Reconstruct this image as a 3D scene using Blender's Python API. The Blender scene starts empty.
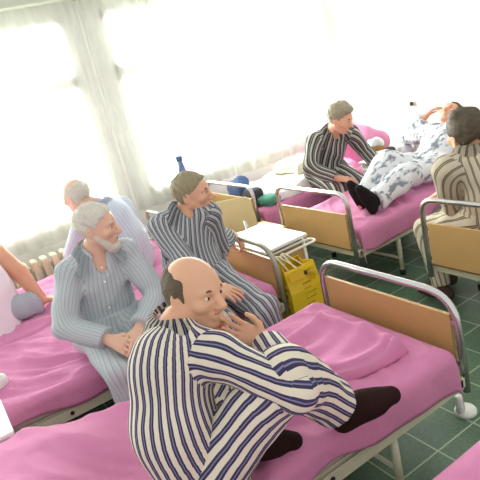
import bpy, bmesh, math, random
import numpy as np
from mathutils import Vector, Matrix

random.seed(7)
SC = bpy.context.scene
COL = SC.collection
PI = math.pi

# ------------------------------------------------------------------ camera
CAM_H = 1.80
F_PX, PITCH, ROLL, YAW = 556.0, math.radians(17.8), math.radians(14.1), math.radians(61.8)
fw = Vector((math.cos(YAW) * math.cos(PITCH), math.sin(YAW) * math.cos(PITCH), -math.sin(PITCH)))
r0 = Vector((math.sin(YAW), -math.cos(YAW), 0.0))
u0 = r0.cross(fw)
R = math.cos(ROLL) * r0 - math.sin(ROLL) * u0
U = math.sin(ROLL) * r0 + math.cos(ROLL) * u0
cam_data = bpy.data.cameras.new('camera')
cam_data.sensor_width = 36.0
cam_data.lens = F_PX / 480.0 * 36.0
cam_data.clip_start = 0.05
cam = bpy.data.objects.new('camera', cam_data)
COL.objects.link(cam)
cam.matrix_world = Matrix(((R.x, U.x, -fw.x, 0), (R.y, U.y, -fw.y, 0), (R.z, U.z, -fw.z, CAM_H), (0, 0, 0, 1)))
SC.camera = cam

# ------------------------------------------------------------------ light and exposure
world = bpy.data.worlds.new('sky')
SC.world = world
world.use_nodes = True
wb = world.node_tree.nodes['Background']
wb.inputs['Color'].default_value = (1.0, 1.0, 0.955, 1)
wb.inputs['Strength'].default_value = 0.72

def area_light(name, loc, rot, sx, sy, power, colour=(1, 1, 1)):
    l = bpy.data.lights.new(name, 'AREA')
    l.shape = 'RECTANGLE'; l.size = sx; l.size_y = sy; l.energy = power; l.color = colour
    o = bpy.data.objects.new(name, l); COL.objects.link(o)
    o.location = loc; o.rotation_euler = rot
    return o
# daylight outside each of the windows, shining in through glass and curtains
for wx in (-1.1, 0.75, 2.55, 3.85):
    area_light('window_daylight', (wx, 5.67, 1.65), (-PI / 2, 0, 0), 1.6 if wx < 3 else 1.2, 1.9, 300 if wx < 3 else 330, (1.0, 0.99, 0.96))
SC.view_settings.view_transform = 'Standard'
SC.view_settings.look = 'None'
SC.view_settings.gamma = 1.0
SC.view_settings.exposure = 0.42
SC.cycles.max_bounces = 10
SC.cycles.transparent_max_bounces = 16
SC.cycles.caustics_reflective = False
SC.cycles.caustics_refractive = False

# ------------------------------------------------------------------ materials
def lin(c):
    return tuple((x / 255 / 12.92) if x / 255 <= 0.04045 else ((x / 255 + 0.055) / 1.055) ** 2.4 for x in c) + (1.0,)

def new_mat(name):
    m = bpy.data.materials.new(name); m.use_nodes = True
    nt = m.node_tree
    return m, nt, nt.nodes['Principled BSDF']

def N(nt, kind, **kw):
    n = nt.nodes.new(kind)
    for k, v in kw.items():
        if k in n.inputs: n.inputs[k].default_value = v
        else: setattr(n, k, v)
    return n

def mat(name, rgb, rough=0.6, metal=0.0, var=0.06, scale=8.0, bump=0.0, bscale=60.0, spec=0.5, sss=0.0, sheen=0.0):
    m, nt, b = new_mat(name)
    b.inputs['Roughness'].default_value = rough
    b.inputs['Metallic'].default_value = metal
    b.inputs['Specular IOR Level'].default_value = spec
    if sheen: b.inputs['Sheen Weight'].default_value = sheen
    tc = N(nt, 'ShaderNodeTexCoord')
    ns = N(nt, 'ShaderNodeTexNoise', Scale=scale, Detail=4.0)
    nt.links.new(tc.outputs['Object'], ns.inputs['Vector'])
    mx = N(nt, 'ShaderNodeMix', data_type='RGBA')
    c = lin(rgb)
    mx.inputs[6].default_value = tuple(x * (1 - var) for x in c[:3]) + (1,)
    mx.inputs[7].default_value = tuple(min(1, x * (1 + var)) for x in c[:3]) + (1,)
    nt.links.new(ns.outputs['Fac'], mx.inputs[0])
    nt.links.new(mx.outputs[2], b.inputs['Base Color'])
    if sss:
        b.inputs['Subsurface Weight'].default_value = sss
        b.inputs['Subsurface Radius'].default_value = (0.012, 0.005, 0.003)
        b.inputs['Subsurface Scale'].default_value = 1.0
    if bump:
        n2 = N(nt, 'ShaderNodeTexNoise', Scale=bscale, Detail=3.0)
        nt.links.new(tc.outputs['Object'], n2.inputs['Vector'])
        bp = N(nt, 'ShaderNodeBump', Strength=bump, Distance=0.01)
        nt.links.new(n2.outputs['Fac'], bp.inputs['Height'])
        nt.links.new(bp.outputs['Normal'], b.inputs['Normal'])
    return m

def stripe_mat(name, stops, rough=0.85, wob=0.05, bump=0.25):
    """stops: (position, rgb) of one repeat; the weave repeats along U of the garment's own cloth coordinates"""
    m, nt, b = new_mat(name)
    b.inputs['Roughness'].default_value = rough
    b.inputs['Specular IOR Level'].default_value = 0.2
    uv = N(nt, 'ShaderNodeUVMap', uv_map='cloth')
    sp = N(nt, 'ShaderNodeSeparateXYZ')
    nt.links.new(uv.outputs['UV'], sp.inputs[0])
    tc = N(nt, 'ShaderNodeTexCoord')
    ns = N(nt, 'ShaderNodeTexNoise', Scale=9.0, Detail=2.0)
    nt.links.new(tc.outputs['Object'], ns.inputs['Vector'])
    ma = N(nt, 'ShaderNodeMath', operation='MULTIPLY_ADD')
    nt.links.new(ns.outputs['Fac'], ma.inputs[0]); ma.inputs[1].default_value = wob * 6
    nt.links.new(sp.outputs['X'], ma.inputs[2])
    fr = N(nt, 'ShaderNodeMath', operation='FRACT')
    nt.links.new(ma.outputs[0], fr.inputs[0])
    cr = N(nt, 'ShaderNodeValToRGB'); cr.color_ramp.interpolation = 'CONSTANT'
    el = cr.color_ramp.elements
    while len(el) < len(stops): el.new(0.5)
    for e, (p, c) in zip(el, stops):
        e.position = p; e.color = lin(c)
    nt.links.new(fr.outputs[0], cr.inputs[0])
    nt.links.new(cr.outputs[0], b.inputs['Base Color'])
    n2 = N(nt, 'ShaderNodeTexNoise', Scale=26.0, Detail=3.0)
    nt.links.new(tc.outputs['Object'], n2.inputs['Vector'])
    bp = N(nt, 'ShaderNodeBump', Strength=bump, Distance=0.02)
    nt.links.new(n2.outputs['Fac'], bp.inputs['Height'])
    nt.links.new(bp.outputs['Normal'], b.inputs['Normal'])
    return m

M = {}
M['pink'] = mat('pink_cotton', (213, 136, 176), 0.85, var=0.05, scale=3, bump=0.6, bscale=14, spec=0.15, sheen=0.1)
M['pink_light'] = mat('pale_pink_cotton', (232, 150, 200), 0.85, var=0.05, scale=3, bump=0.3, bscale=22, spec=0.15)
M['mattress'] = mat('mattress_ticking', (205, 190, 185), 0.9)
M['cream'] = mat('cream_enamel', (206, 203, 178), 0.4, var=0.05, scale=14, bump=0.03, bscale=90)
M['chrome'] = mat('dull_chrome', (205, 203, 203), 0.24, 0.95, var=0.03)
M['greytube'] = mat('grey_painted_tube', (172, 170, 150), 0.35, 0.35, var=0.04)
M['ply'] = mat('tan_plywood_board', (198, 160, 104), 0.45, var=0.08, scale=5, spec=0.35)
M['plyedge'] = mat('board_edge', (120, 84, 50), 0.6)
M['white_top'] = mat('white_laminate', (240, 240, 236), 0.35, var=0.02)
M['white_paint'] = mat('white_metal_paint', (236, 236, 228), 0.4, var=0.02)
M['wall'] = mat('white_wall_paint', (244, 244, 240), 0.9, var=0.015, scale=2)
M['band'] = mat('pale_green_wall_paint', (204, 212, 194), 0.9, var=0.015, scale=2)
M['radiator'] = mat('cream_radiator_enamel', (206, 198, 168), 0.45, var=0.04)
M['skin'] = mat('skin', (222, 172, 142), 0.5, var=0.06, scale=14, spec=0.35, sss=0.15)
M['skin_pale'] = mat('pale_skin', (226, 184, 160), 0.55, var=0.06, scale=14, spec=0.3, sss=0.15)
M['skin_tan'] = mat('tanned_skin', (222, 166, 136), 0.5, var=0.06, scale=14, spec=0.35, sss=0.15)
M['lip'] = mat('lips', (190, 112, 98), 0.45)
M['eye_white'] = mat('eye', (225, 220, 212), 0.2)
M['iris'] = mat('iris', (52, 40, 32), 0.2)
M['hair_brown'] = mat('brown_hair', (92, 78, 60), 0.7, var=0.35, scale=60, bump=0.6, bscale=120)
M['hair_dark'] = mat('dark_hair', (84, 74, 56), 0.7, var=0.35, scale=60, bump=0.6, bscale=120)
M['hair_mousy'] = mat('mousy_hair', (150, 140, 116), 0.75, var=0.3, scale=60, bump=0.6, bscale=120)
M['hair_grey'] = mat('grey_hair', (150, 140, 112), 0.75, var=0.3, scale=60, bump=0.6, bscale=120)
M['hair_white'] = mat('white_hair', (214, 208, 196), 0.8, var=0.15, scale=60, bump=0.6, bscale=120)
M['sock'] = mat('dark_brown_sock', (46, 30, 28), 0.95, var=0.15, scale=40, bump=0.3, bscale=200, spec=0.1)
M['sock_black'] = mat('black_sock', (40, 36, 38), 0.95, var=0.15, scale=40, bump=0.3, bscale=200, spec=0.1)
M['slipper'] = mat('brown_leather', (70, 50, 40), 0.7)
M['tank'] = mat('white_vest', (236, 226, 232), 0.9, bump=0.2, bscale=30, spec=0.1)
M['denim'] = mat('grey_blue_cloth', (168, 172, 182), 0.9, bump=0.2)
M['yellow'] = mat('yellow_glossy_paper', (236, 200, 34), 0.4, var=0.04, scale=4)
M['ink'] = mat('faint_olive_print', (190, 158, 36), 0.6)
M['inkdark'] = mat('dark_print', (70, 58, 30), 0.6)
M['string'] = mat('pale_cord', (228, 222, 190), 0.8)
M['blue'] = mat('blue_cloth', (86, 112, 158), 0.8)
M['darkbag'] = mat('dark_grey_cloth', (64, 64, 72), 0.8)
M['teal'] = mat('teal_cloth', (70, 140, 122), 0.8)
M['linen'] = mat('white_linen', (240, 236, 232), 0.9, bump=0.3, bscale=18, spec=0.15)
M['beige'] = mat('beige_blanket', (222, 214, 190), 0.95, bump=0.4, bscale=25)
M['brown'] = mat('brown_paper', (158, 120, 70), 0.85)
M['bagdark'] = mat('dark_plastic', (50, 46, 44), 0.5)
M['plastic'] = mat('clear_white_plastic', (222, 222, 226), 0.25)
M['glasspale'] = mat('pale_blue_plastic', (110, 130, 175), 0.3)
M['chairply'] = mat('pale_yellow_plywood', (222, 200, 148), 0.4, var=0.05, scale=5)
M['rubber'] = mat('black_rubber', (30, 30, 30), 0.7)
M['white_plastic'] = mat('white_plastic', (236, 236, 230), 0.35)
M['collar'] = mat('collar_lining', (190, 198, 206), 0.85)
M['undershirt'] = mat('slate_blue_undershirt', (98, 104, 136), 0.9)

M['st_front'] = stripe_mat('navy_cream_pyjama_stripe', [(0, (222, 214, 196)), (.33, (64, 60, 92)), (.52, (130, 124, 156)), (.62, (60, 56, 84)), (.82, (222, 214, 196))], wob=0.06)
M['st_man3'] = stripe_mat('grey_blue_pyjama_stripe', [(0, (184, 186, 186)), (.28, (92, 97, 108)), (.46, (150, 153, 160)), (.60, (84, 88, 98)), (.84, (184, 186, 186))])
M['st_man6'] = stripe_mat('charcoal_pyjama_stripe', [(0, (190, 190, 182)), (.24, (70, 71, 68)), (.42, (132, 130, 122)), (.58, (66, 67, 66)), (.9, (190, 190, 182))])
M['st_man8'] = stripe_mat('beige_pyjama_stripe', [(0, (206, 196, 174)), (.62, (112, 102, 84)), (.72, (160, 150, 130)), (.82, (108, 98, 80)), (.92, (206, 196, 174))], wob=0.03)
M['st_beard'] = stripe_mat('pale_blue_grey_pyjama_stripe', [(0, (186, 194, 198)), (.5, (160, 170, 176)), (.72, (192, 200, 204))], wob=0.03, bump=.12)
M['st_man2'] = stripe_mat('pale_blue_pyjama_stripe', [(0, (206, 213, 226)), (.55, (188, 198, 216)), (.8, (214, 220, 232))], wob=0.03, bump=.12)

def blotch_mat():
    m, nt, b = new_mat('white_printed_pyjama')
    b.inputs['Roughness'].default_value = 0.9
    tc = N(nt, 'ShaderNodeTexCoord')
    mp = N(nt, 'ShaderNodeMapping'); mp.inputs['Scale'].default_value = (1.0, 2.2, 1.6)
    nt.links.new(tc.outputs['Object'], mp.inputs[0])
    ns = N(nt, 'ShaderNodeTexNoise', Scale=13.0, Detail=3.0)
    nt.links.new(mp.outputs[0], ns.inputs['Vector'])
    cr = N(nt, 'ShaderNodeValToRGB')
    e = cr.color_ramp.elements
    e[0].position = 0.50; e[0].color = lin((232, 234, 238))
    e[1].position = 0.60; e[1].color = lin((138, 148, 160))
    nt.links.new(ns.outputs['Fac'], cr.inputs[0]); nt.links.new(cr.outputs[0], b.inputs['Base Color'])
    return m
M['print'] = blotch_mat()

TILE = 0.245
def tile_mat():
    m, nt, b = new_mat('grey_green_floor_tiles')
    tc = N(nt, 'ShaderNodeTexCoord')
    mp = N(nt, 'ShaderNodeMapping'); mp.inputs['Location'].default_value = (-2.46 / TILE, -2.19 / TILE, 0)
    mp.inputs['Scale'].default_value = (1 / TILE, 1 / TILE, 1)
    nt.links.new(tc.outputs['Object'], mp.inputs[0])
    sp = N(nt, 'ShaderNodeSeparateXYZ'); nt.links.new(mp.outputs[0], sp.inputs[0])
    ds = []
    for ax in 'XY':
        f1 = N(nt, 'ShaderNodeMath', operation='FRACT'); nt.links.new(sp.outputs[ax], f1.inputs[0])
        s1 = N(nt, 'ShaderNodeMath', operation='SUBTRACT'); nt.links.new(f1.outputs[0], s1.inputs[0]); s1.inputs[1].default_value = 0.5
        a1 = N(nt, 'ShaderNodeMath', operation='ABSOLUTE'); nt.links.new(s1.outputs[0], a1.inputs[0])
        ds.append(a1)
    mxx = N(nt, 'ShaderNodeMath', operation='MAXIMUM')
    nt.links.new(ds[0].outputs[0], mxx.inputs[0]); nt.links.new(ds[1].outputs[0], mxx.inputs[1])
    gt = N(nt, 'ShaderNodeMath', operation='GREATER_THAN'); nt.links.new(mxx.outputs[0], gt.inputs[0]); gt.inputs[1].default_value = 0.484
    n1 = N(nt, 'ShaderNodeTexNoise', Scale=5.0, Detail=5.0); nt.links.new(tc.outputs['Object'], n1.inputs['Vector'])
    n2 = N(nt, 'ShaderNodeTexNoise', Scale=70.0, Detail=4.0); nt.links.new(tc.outputs['Object'], n2.inputs['Vector'])
    cr = N(nt, 'ShaderNodeValToRGB'); e = cr.color_ramp.elements
    e[0].position = 0.3; e[0].color = lin((60, 82, 66)); e[1].position = 0.7; e[1].color = lin((106, 134, 110))
    ad = N(nt, 'ShaderNodeMix'); ad.inputs[0].default_value = 0.55
    nt.links.new(n1.outputs['Fac'], ad.inputs[2]); nt.links.new(n2.outputs['Fac'], ad.inputs[3])
    nt.links.new(ad.outputs[0], cr.inputs[0])
    mx = N(nt, 'ShaderNodeMix', data_type='RGBA')
    nt.links.new(gt.outputs[0], mx.inputs[0]); nt.links.new(cr.outputs[0], mx.inputs[6]); mx.inputs[7].default_value = lin((170, 184, 156))
    nt.links.new(mx.outputs[2], b.inputs['Base Color'])
    b.inputs['Roughness'].default_value = 0.33
    bp = N(nt, 'ShaderNodeBump', Strength=0.12, Distance=0.004); nt.links.new(n2.outputs['Fac'], bp.inputs['Height'])
    nt.links.new(bp.outputs['Normal'], b.inputs['Normal'])
    return m
M['tiles'] = tile_mat()

def curtain_mat():
    m, nt, b = new_mat('sheer_white_curtain')
    out = nt.nodes['Material Output']
    nt.nodes.remove(b)
    d = N(nt, 'ShaderNodeBsdfDiffuse'); d.inputs[0].default_value = (0.90, 0.92, 0.86, 1)
    t = N(nt, 'ShaderNodeBsdfTranslucent'); t.inputs[0].default_value = (0.88, 0.90, 0.85, 1)
    tr = N(nt, 'ShaderNodeBsdfTransparent')
    m1 = N(nt, 'ShaderNodeMixShader'); m1.inputs[0].default_value = 0.55
    m2 = N(nt, 'ShaderNodeMixShader')
    nt.links.new(d.outputs[0], m1.inputs[1]); nt.links.new(t.outputs[0], m1.inputs[2])
    tc = N(nt, 'ShaderNodeTexCoord'); ns = N(nt, 'ShaderNodeTexNoise', Scale=6.0, Detail=4.0)
    nt.links.new(tc.outputs['Object'], ns.inputs['Vector'])
    mr = N(nt, 'ShaderNodeMapRange'); mr.inputs[3].default_value = 0.18; mr.inputs[4].default_value = 0.34
    nt.links.new(ns.outputs['Fac'], mr.inputs[0]); nt.links.new(mr.outputs[0], m2.inputs[0])
    nt.links.new(m1.outputs[0], m2.inputs[1]); nt.links.new(tr.outputs[0], m2.inputs[2])
    nt.links.new(m2.outputs[0], out.inputs[0])
    return m
M['curtain'] = curtain_mat()

def glass_mat():
    m, nt, b = new_mat('window_glass')
    out = nt.nodes['Material Output']; nt.nodes.remove(b)
    tr = N(nt, 'ShaderNodeBsdfTransparent'); tr.inputs[0].default_value = (0.95, 0.97, 0.96, 1)
    g = N(nt, 'ShaderNodeBsdfGlossy'); g.inputs['Roughness'].default_value = 0.03
    fr = N(nt, 'ShaderNodeFresnel')
    m1 = N(nt, 'ShaderNodeMixShader'); nt.links.new(fr.outputs[0], m1.inputs[0])
    nt.links.new(tr.outputs[0], m1.inputs[1]); nt.links.new(g.outputs[0], m1.inputs[2])
    nt.links.new(m1.outputs[0], out.inputs[0])
    return m
M['glass'] = glass_mat()

# ------------------------------------------------------------------ scene graph helpers
def V(*a): return Vector(a)

def thing(name, label, cat, loc, group=None):
    o = bpy.data.objects.new(name, None); COL.objects.link(o)
    o.empty_display_size = 0.1
    o.location = loc; o['label'] = label; o['category'] = cat
    if group: o['group'] = group
    return o

def tag(o, label, cat, group=None, kind=None):
    o['label'] = label; o['category'] = cat
    if group: o['group'] = group
    if kind: o['kind'] = kind
    return o

def abs_loc(o):
    v = Vector(o.location)
    while o.parent: o = o.parent; v += o.location
    return v

def obj(name, bm, material, parent=None, smooth=False, at=None, label=None):
    """bm in world coordinates -> a mesh object (kept under its parent's base point)"""
    me = bpy.data.meshes.new(name)
    off = abs_loc(parent) if parent else (at or V(0, 0, 0))
    bmesh.ops.translate(bm, verts=bm.verts, vec=-off)
    bm.normal_update()
    bm.to_mesh(me); bm.free()
    if smooth:
        for p in me.polygons: p.use_smooth = True
    me.materials.append(M[material] if isinstance(material, str) else material)
    o = bpy.data.objects.new(name, me); COL.objects.link(o)
    if parent: o.parent = parent
    elif at: o.location = at
    if label: o['label'] = label
    return o

def struct(name, bm, material):
    o = obj(name, bm, material); o['kind'] = 'structure'; return o

def box(bm, lo, hi, bev=0.0, seg=2):
    lo, hi = Vector(lo), Vector(hi)
    r = bmesh.ops.create_cube(bm, size=1.0)
    vs = r['verts']
    for v in vs:
        v.co = Vector(((v.co.x + .5) * (hi.x - lo.x) + lo.x, (v.co.y + .5) * (hi.y - lo.y) + lo.y, (v.co.z + .5) * (hi.z - lo.z) + lo.z))
    if bev:
        es = list({e for v in vs for e in v.link_edges})
        bmesh.ops.bevel(bm, geom=es, offset=bev, segments=seg, profile=0.6, affect='EDGES')
    return bm

def B(lo, hi, bev=0.0, seg=2):
    return box(bmesh.new(), lo, hi, bev, seg)

def tube(bm, pts, r, seg=10, closed=False):
    pts = [Vector(p) for p in pts]
    n = len(pts)
    rad = r if isinstance(r, (list, tuple)) else [r] * n
    rings = []
    ref = None
    for i, p in enumerate(pts):
        a = pts[(i - 1) % n] if (closed or i > 0) else p
        b = pts[(i + 1) % n] if (closed or i < n - 1) else p
        t = (b - a).normalized()
        if ref is None:
            ref = t.orthogonal().normalized()
        ref = (ref - t * ref.dot(t)).normalized()
        w = t.cross(ref)
        rings.append([bm.verts.new(p + (ref * math.cos(k * 2 * PI / seg) + w * math.sin(k * 2 * PI / seg)) * rad[i]) for k in range(seg)])
    m = n if closed else n - 1
    for i in range(m):
        a, b = rings[i], rings[(i + 1) % n]
        for k in range(seg):
            bm.faces.new((a[k], a[(k + 1) % seg], b[(k + 1) % seg], b[k]))
    if not closed:
        bm.faces.new(rings[0][::-1]); bm.faces.new(rings[-1])
    return bm

def T(pts, r, seg=10, closed=False):
    return tube(bmesh.new(), pts, r, seg, closed)

def arc_path(pts, rad, n=6):
    """polyline with rounded corners"""
    pts = [Vector(p) for p in pts]
    out = [pts[0]]
    for i in range(1, len(pts) - 1):
        a, p, b = pts[i - 1], pts[i], pts[i + 1]
        d1, d2 = (a - p), (b - p)
        r = min(rad, d1.length * .49, d2.length * .49)
        p1, p2 = p + d1.normalized() * r, p + d2.normalized() * r
        for k in range(n + 1):
            t = k / n
            out.append(p1 * (1 - t) ** 2 + p * 2 * t * (1 - t) + p2 * t * t)
    out.append(pts[-1])
    return out

def lathe(prof, c, seg=24):
    bm = bmesh.new(); rings = []
    for r, z in prof:
        rings.append([bm.verts.new((c[0] + r * math.cos(k * 2 * PI / seg), c[1] + r * math.sin(k * 2 * PI / seg), c[2] + z)) for k in range(seg)])
    for a, b in zip(rings, rings[1:]):
        for k in range(seg): bm.faces.new((a[k], a[(k + 1) % seg], b[(k + 1) % seg], b[k]))
    bm.faces.new(rings[0][::-1]); bm.faces.new(rings[-1])
    return bm

def noise2(x, y, s=0):
    return (math.sin(x * 3.1 + y * 1.7 + s) + math.sin(x * -1.9 + y * 4.3 + s * 1.7) * .7 + math.sin(x * 7.3 + y * 2.2 + s * .6) * .45 + math.sin(x * 5.1 - y * 8.7 + s * 2.1) * .35) / 2.5

# ------------------------------------------------------------------ implicit surface modelling (bodies, clothes, pillows)
def spaced(lo, hi, coarse, fine):
    xs = [lo]
    while xs[-1] < hi:
        x = xs[-1]; h = coarse
        for c, half, hf in fine:
            if c - half - h < x < c + half: h = min(h, hf)
        xs.append(x + h)
    return np.array(xs, dtype=np.float32)

def P_rc(p, a, b, ra, rb):
    ax, ay, az = (float(x) for x in a)
    bx, by, bz = b[0] - ax, b[1] - ay, b[2] - az
    L2 = bx * bx + by * by + bz * bz + 1e-9
    x, y, z = p[0] - ax, p[1] - ay, p[2] - az
    t = np.clip((x * bx + y * by + z * bz) / L2, 0, 1)
    d = np.sqrt((x - bx * t) ** 2 + (y - by * t) ** 2 + (z - bz * t) ** 2)
    return d - (ra + (rb - ra) * t)

class Blob:
    """a smooth union of rounded cones and ellipsoids, meshed into one closed surface"""
    def __init__(self): self.items = []
    def cone(self, a, b, ra, rb, k=0.02, flat=None, fs=1.0, capa=False, capb=False, op='+'):
        self.items.append(('c', Vector(a), Vector(b), ra, rb, k, Vector(flat).normalized() if flat is not None else None, fs, capa, capb, op)); return self
    def ell(self, c, axes, rad, k=0.02, op='+'):
        self.items.append(('e', Vector(c), [Vector(x).normalized() for x in axes], rad, k, op)); return self
    def fn(self, f, lo, hi, k=0.01, op='&'):
        self.items.append(('f', f, Vector(lo), Vector(hi), k, op)); return self
    def bounds(self):
        lo, hi = Vector((1e9,) * 3), Vector((-1e9,) * 3)
        for it in self.items:
            if it[0] == 'c' and it[10] == '+':
                for p, r in ((it[1], it[3]), (it[2], it[4])):
                    for i in range(3): lo[i] = min(lo[i], p[i] - r); hi[i] = max(hi[i], p[i] + r)
            elif it[0] == 'e' and it[5] == '+':
                r = max(it[3])
                for i in range(3): lo[i] = min(lo[i], it[1][i] - r); hi[i] = max(hi[i], it[1][i] + r)
        return lo, hi
    def mesh(self, h, fine=(), noise=None):
        lo, hi = self.bounds()
        ax = []
        for i in range(3):
            ax.append(spaced(lo[i] - 3 * h, hi[i] + 3 * h, h, [(c[i], s, hf) for c, s, hf in fine]))
        F = np.full([len(a) for a in ax], 0.5, dtype=np.float32)
        for it in self.items:
            if it[0] == 'c':
                _, a, b, ra, rb, k, fl, fs, ca, cb, op = it
                m = max(ra, rb) + k + 3 * h
                blo = [min(a[i], b[i]) - m for i in range(3)]; bhi = [max(a[i], b[i]) + m for i in range(3)]
            elif it[0] == 'e':
                _, c, axes, rad, k, op = it
                m = max(rad) + k + 3 * h
                blo = [c[i] - m for i in range(3)]; bhi = [c[i] + m for i in range(3)]
            else:
                _, f, l_, h_, k, op = it
                blo, bhi = list(l_), list(h_)
            sl = [slice(int(np.searchsorted(ax[i], blo[i])), int(np.searchsorted(ax[i], bhi[i]))) for i in range(3)]
            if any(s.stop <= s.start for s in sl): continue
            p = [ax[0][sl[0]][:, None, None], ax[1][sl[1]][None, :, None], ax[2][sl[2]][None, None, :]]
            if it[0] == 'c':
                if fl is not None and fs != 1.0:
                    dp = (p[0] - a.x) * fl.x + (p[1] - a.y) * fl.y + (p[2] - a.z) * fl.z
                    q = [p[i] + (fs - 1) * dp * fl[i] for i in range(3)]
                    db = (b - a).dot(fl)
                    bb = b + fl * ((fs - 1) * db)
                    d = P_rc(q, a, bb, ra, rb) / (0.5 + 0.5 * fs)
                else:
                    d = P_rc(p, a, b, ra, rb)
                n = (b - a).normalized()
                if cb: d = np.maximum(d, (p[0] - b.x) * n.x + (p[1] - b.y) * n.y + (p[2] - b.z) * n.z)
                if ca: d = np.maximum(d, -((p[0] - a.x) * n.x + (p[1] - a.y) * n.y + (p[2] - a.z) * n.z))
            elif it[0] == 'e':
                x, y, z = p[0] - c.x, p[1] - c.y, p[2] - c.z
                q = [(x * e.x + y * e.y + z * e.z) / r for e, r in zip(axes, rad)]
                k0 = np.sqrt(q[0] ** 2 + q[1] ** 2 + q[2] ** 2)
                k1 = np.sqrt((q[0] / rad[0]) ** 2 + (q[1] / rad[1]) ** 2 + (q[2] / rad[2]) ** 2) + 1e-6
                d = k0 * (k0 - 1) / k1
            else:
                d = f(p)
            G = F[sl[0], sl[1], sl[2]]
            if op == '+':
                hh = np.clip(0.5 + 0.5 * (G - d) / k, 0, 1)
                G[...] = G * (1 - hh) + d * hh - k * hh * (1 - hh)
            else:
                e = -d if op == '-' else d
                hh = np.clip(0.5 - 0.5 * (G - e) / k, 0, 1)
                G[...] = G * (1 - hh) + e * hh + k * hh * (1 - hh)
        if noise:
            F += noise(ax[0][:, None, None], ax[1][None, :, None], ax[2][None, None, :]).astype(np.float32)
        return surface_nets(F, ax)

def surface_nets(F, ax):
    S = F < 0
    nx, ny, nz = F.shape
    cnt = np.zeros((nx - 1, ny - 1, nz - 1), dtype=np.int8)
    for i in (0, 1):
        for j in (0, 1):
            for k in (0, 1):
                cnt += S[i:nx - 1 + i, j:ny - 1 + j, k:nz - 1 + k]
    act = (cnt > 0) & (cnt < 8)
    I, J, K = np.nonzero(act)
    idx = np.full(act.shape, -1, dtype=np.int64)
    idx[I, J, K] = np.arange(len(I))
    acc = np.zeros((len(I), 3)); n = np.zeros(len(I))
    co = [(i, j, k) for i in (0, 1) for j in (0, 1) for k in (0, 1)]
    for a in co:
        for d in range(3):
            if a[d] == 0:
                b = list(a); b[d] = 1
                fa = F[I + a[0], J + a[1], K + a[2]]; fb = F[I + b[0], J + b[1], K + b[2]]
                cr = (fa < 0) != (fb < 0)
                t = np.where(cr, fa / np.where(cr, fa - fb, 1), 0)
                for e in range(3):
                    base = np.full(len(I), float(a[e]))
                    if e == d: base = base + t
                    acc[:, e] += np.where(cr, base, 0)
                n += cr
    acc /= n[:, None]
    ijk = (I, J, K)
    co_out = np.zeros_like(acc)
    for e in range(3):
        x0 = ax[e][ijk[e]]; x1 = ax[e][ijk[e] + 1]
        co_out[:, e] = x0 + (x1 - x0) * acc[:, e]
    quads = []
    for d in range(3):
        s0 = [slice(None)] * 3; s1 = [slice(None)] * 3
        s0[d] = slice(0, -1); s1[d] = slice(1, None)
        A, Bq = S[tuple(s0)], S[tuple(s1)]
        X, Y, Z = np.nonzero(A != Bq)
        e1, e2 = (d + 1) % 3, (d + 2) % 3
        pos = [X, Y, Z]
        ok = (pos[e1] > 0) & (pos[e2] > 0) & (pos[e1] < F.shape[e1] - 1) & (pos[e2] < F.shape[e2] - 1)
        pos = [q[ok] for q in pos]
        ins = A[pos[0], pos[1], pos[2]]
        def cell(o1, o2):
            q = [pos[0].copy(), pos[1].copy(), pos[2].copy()]
            q[e1] -= o1; q[e2] -= o2
            return idx[q[0], q[1], q[2]]
        c = np.stack([cell(1, 1), cell(0, 1), cell(0, 0), cell(1, 0)], 1)
        c[~ins] = c[~ins][:, ::-1]
        quads.append(c)
    q = np.concatenate(quads)
    q = q[(q >= 0).all(1)]
    return co_out, q

def np_obj(name, co, quads, material, parent=None, at=None, bones=None, relax=1):
    co = np.asarray(co, dtype=np.float64)
    for _ in range(relax):  # one light smoothing pass
        s = np.zeros_like(co); c = np.zeros(len(co))
        for a, b in ((0, 1), (1, 2), (2, 3), (3, 0)):
            np.add.at(s, quads[:, a], co[quads[:, b]]); np.add.at(c, quads[:, a], 1)
            np.add.at(s, quads[:, b], co[quads[:, a]]); np.add.at(c, quads[:, b], 1)
        co = co * 0.5 + 0.5 * s / np.maximum(c, 1)[:, None]
    off = np.array(abs_loc(parent) if parent else (at or (0, 0, 0)))
    me = bpy.data.meshes.new(name)
    me.vertices.add(len(co)); me.vertices.foreach_set('co', (co - off).astype(np.float32).ravel())
    me.loops.add(len(quads) * 4); me.loops.foreach_set('vertex_index', quads.astype(np.int32).ravel())
    me.polygons.add(len(quads)); me.polygons.foreach_set('loop_start', np.arange(0, len(quads) * 4, 4, dtype=np.int32))
    me.polygons.foreach_set('use_smooth', np.ones(len(quads), dtype=bool))
    if bones:
        uv = me.uv_layers.new(name='cloth')
        uv.data.foreach_set('uv', cloth_uv(co, quads, bones).astype(np.float32).ravel())
    me.update(calc_edges=True); me.validate()
    me.materials.append(M[material] if isinstance(material, str) else material)
    o = bpy.data.objects.new(name, me); COL.objects.link(o)
    if parent: o.parent = parent
    elif at: o.location = at
    return o

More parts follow.
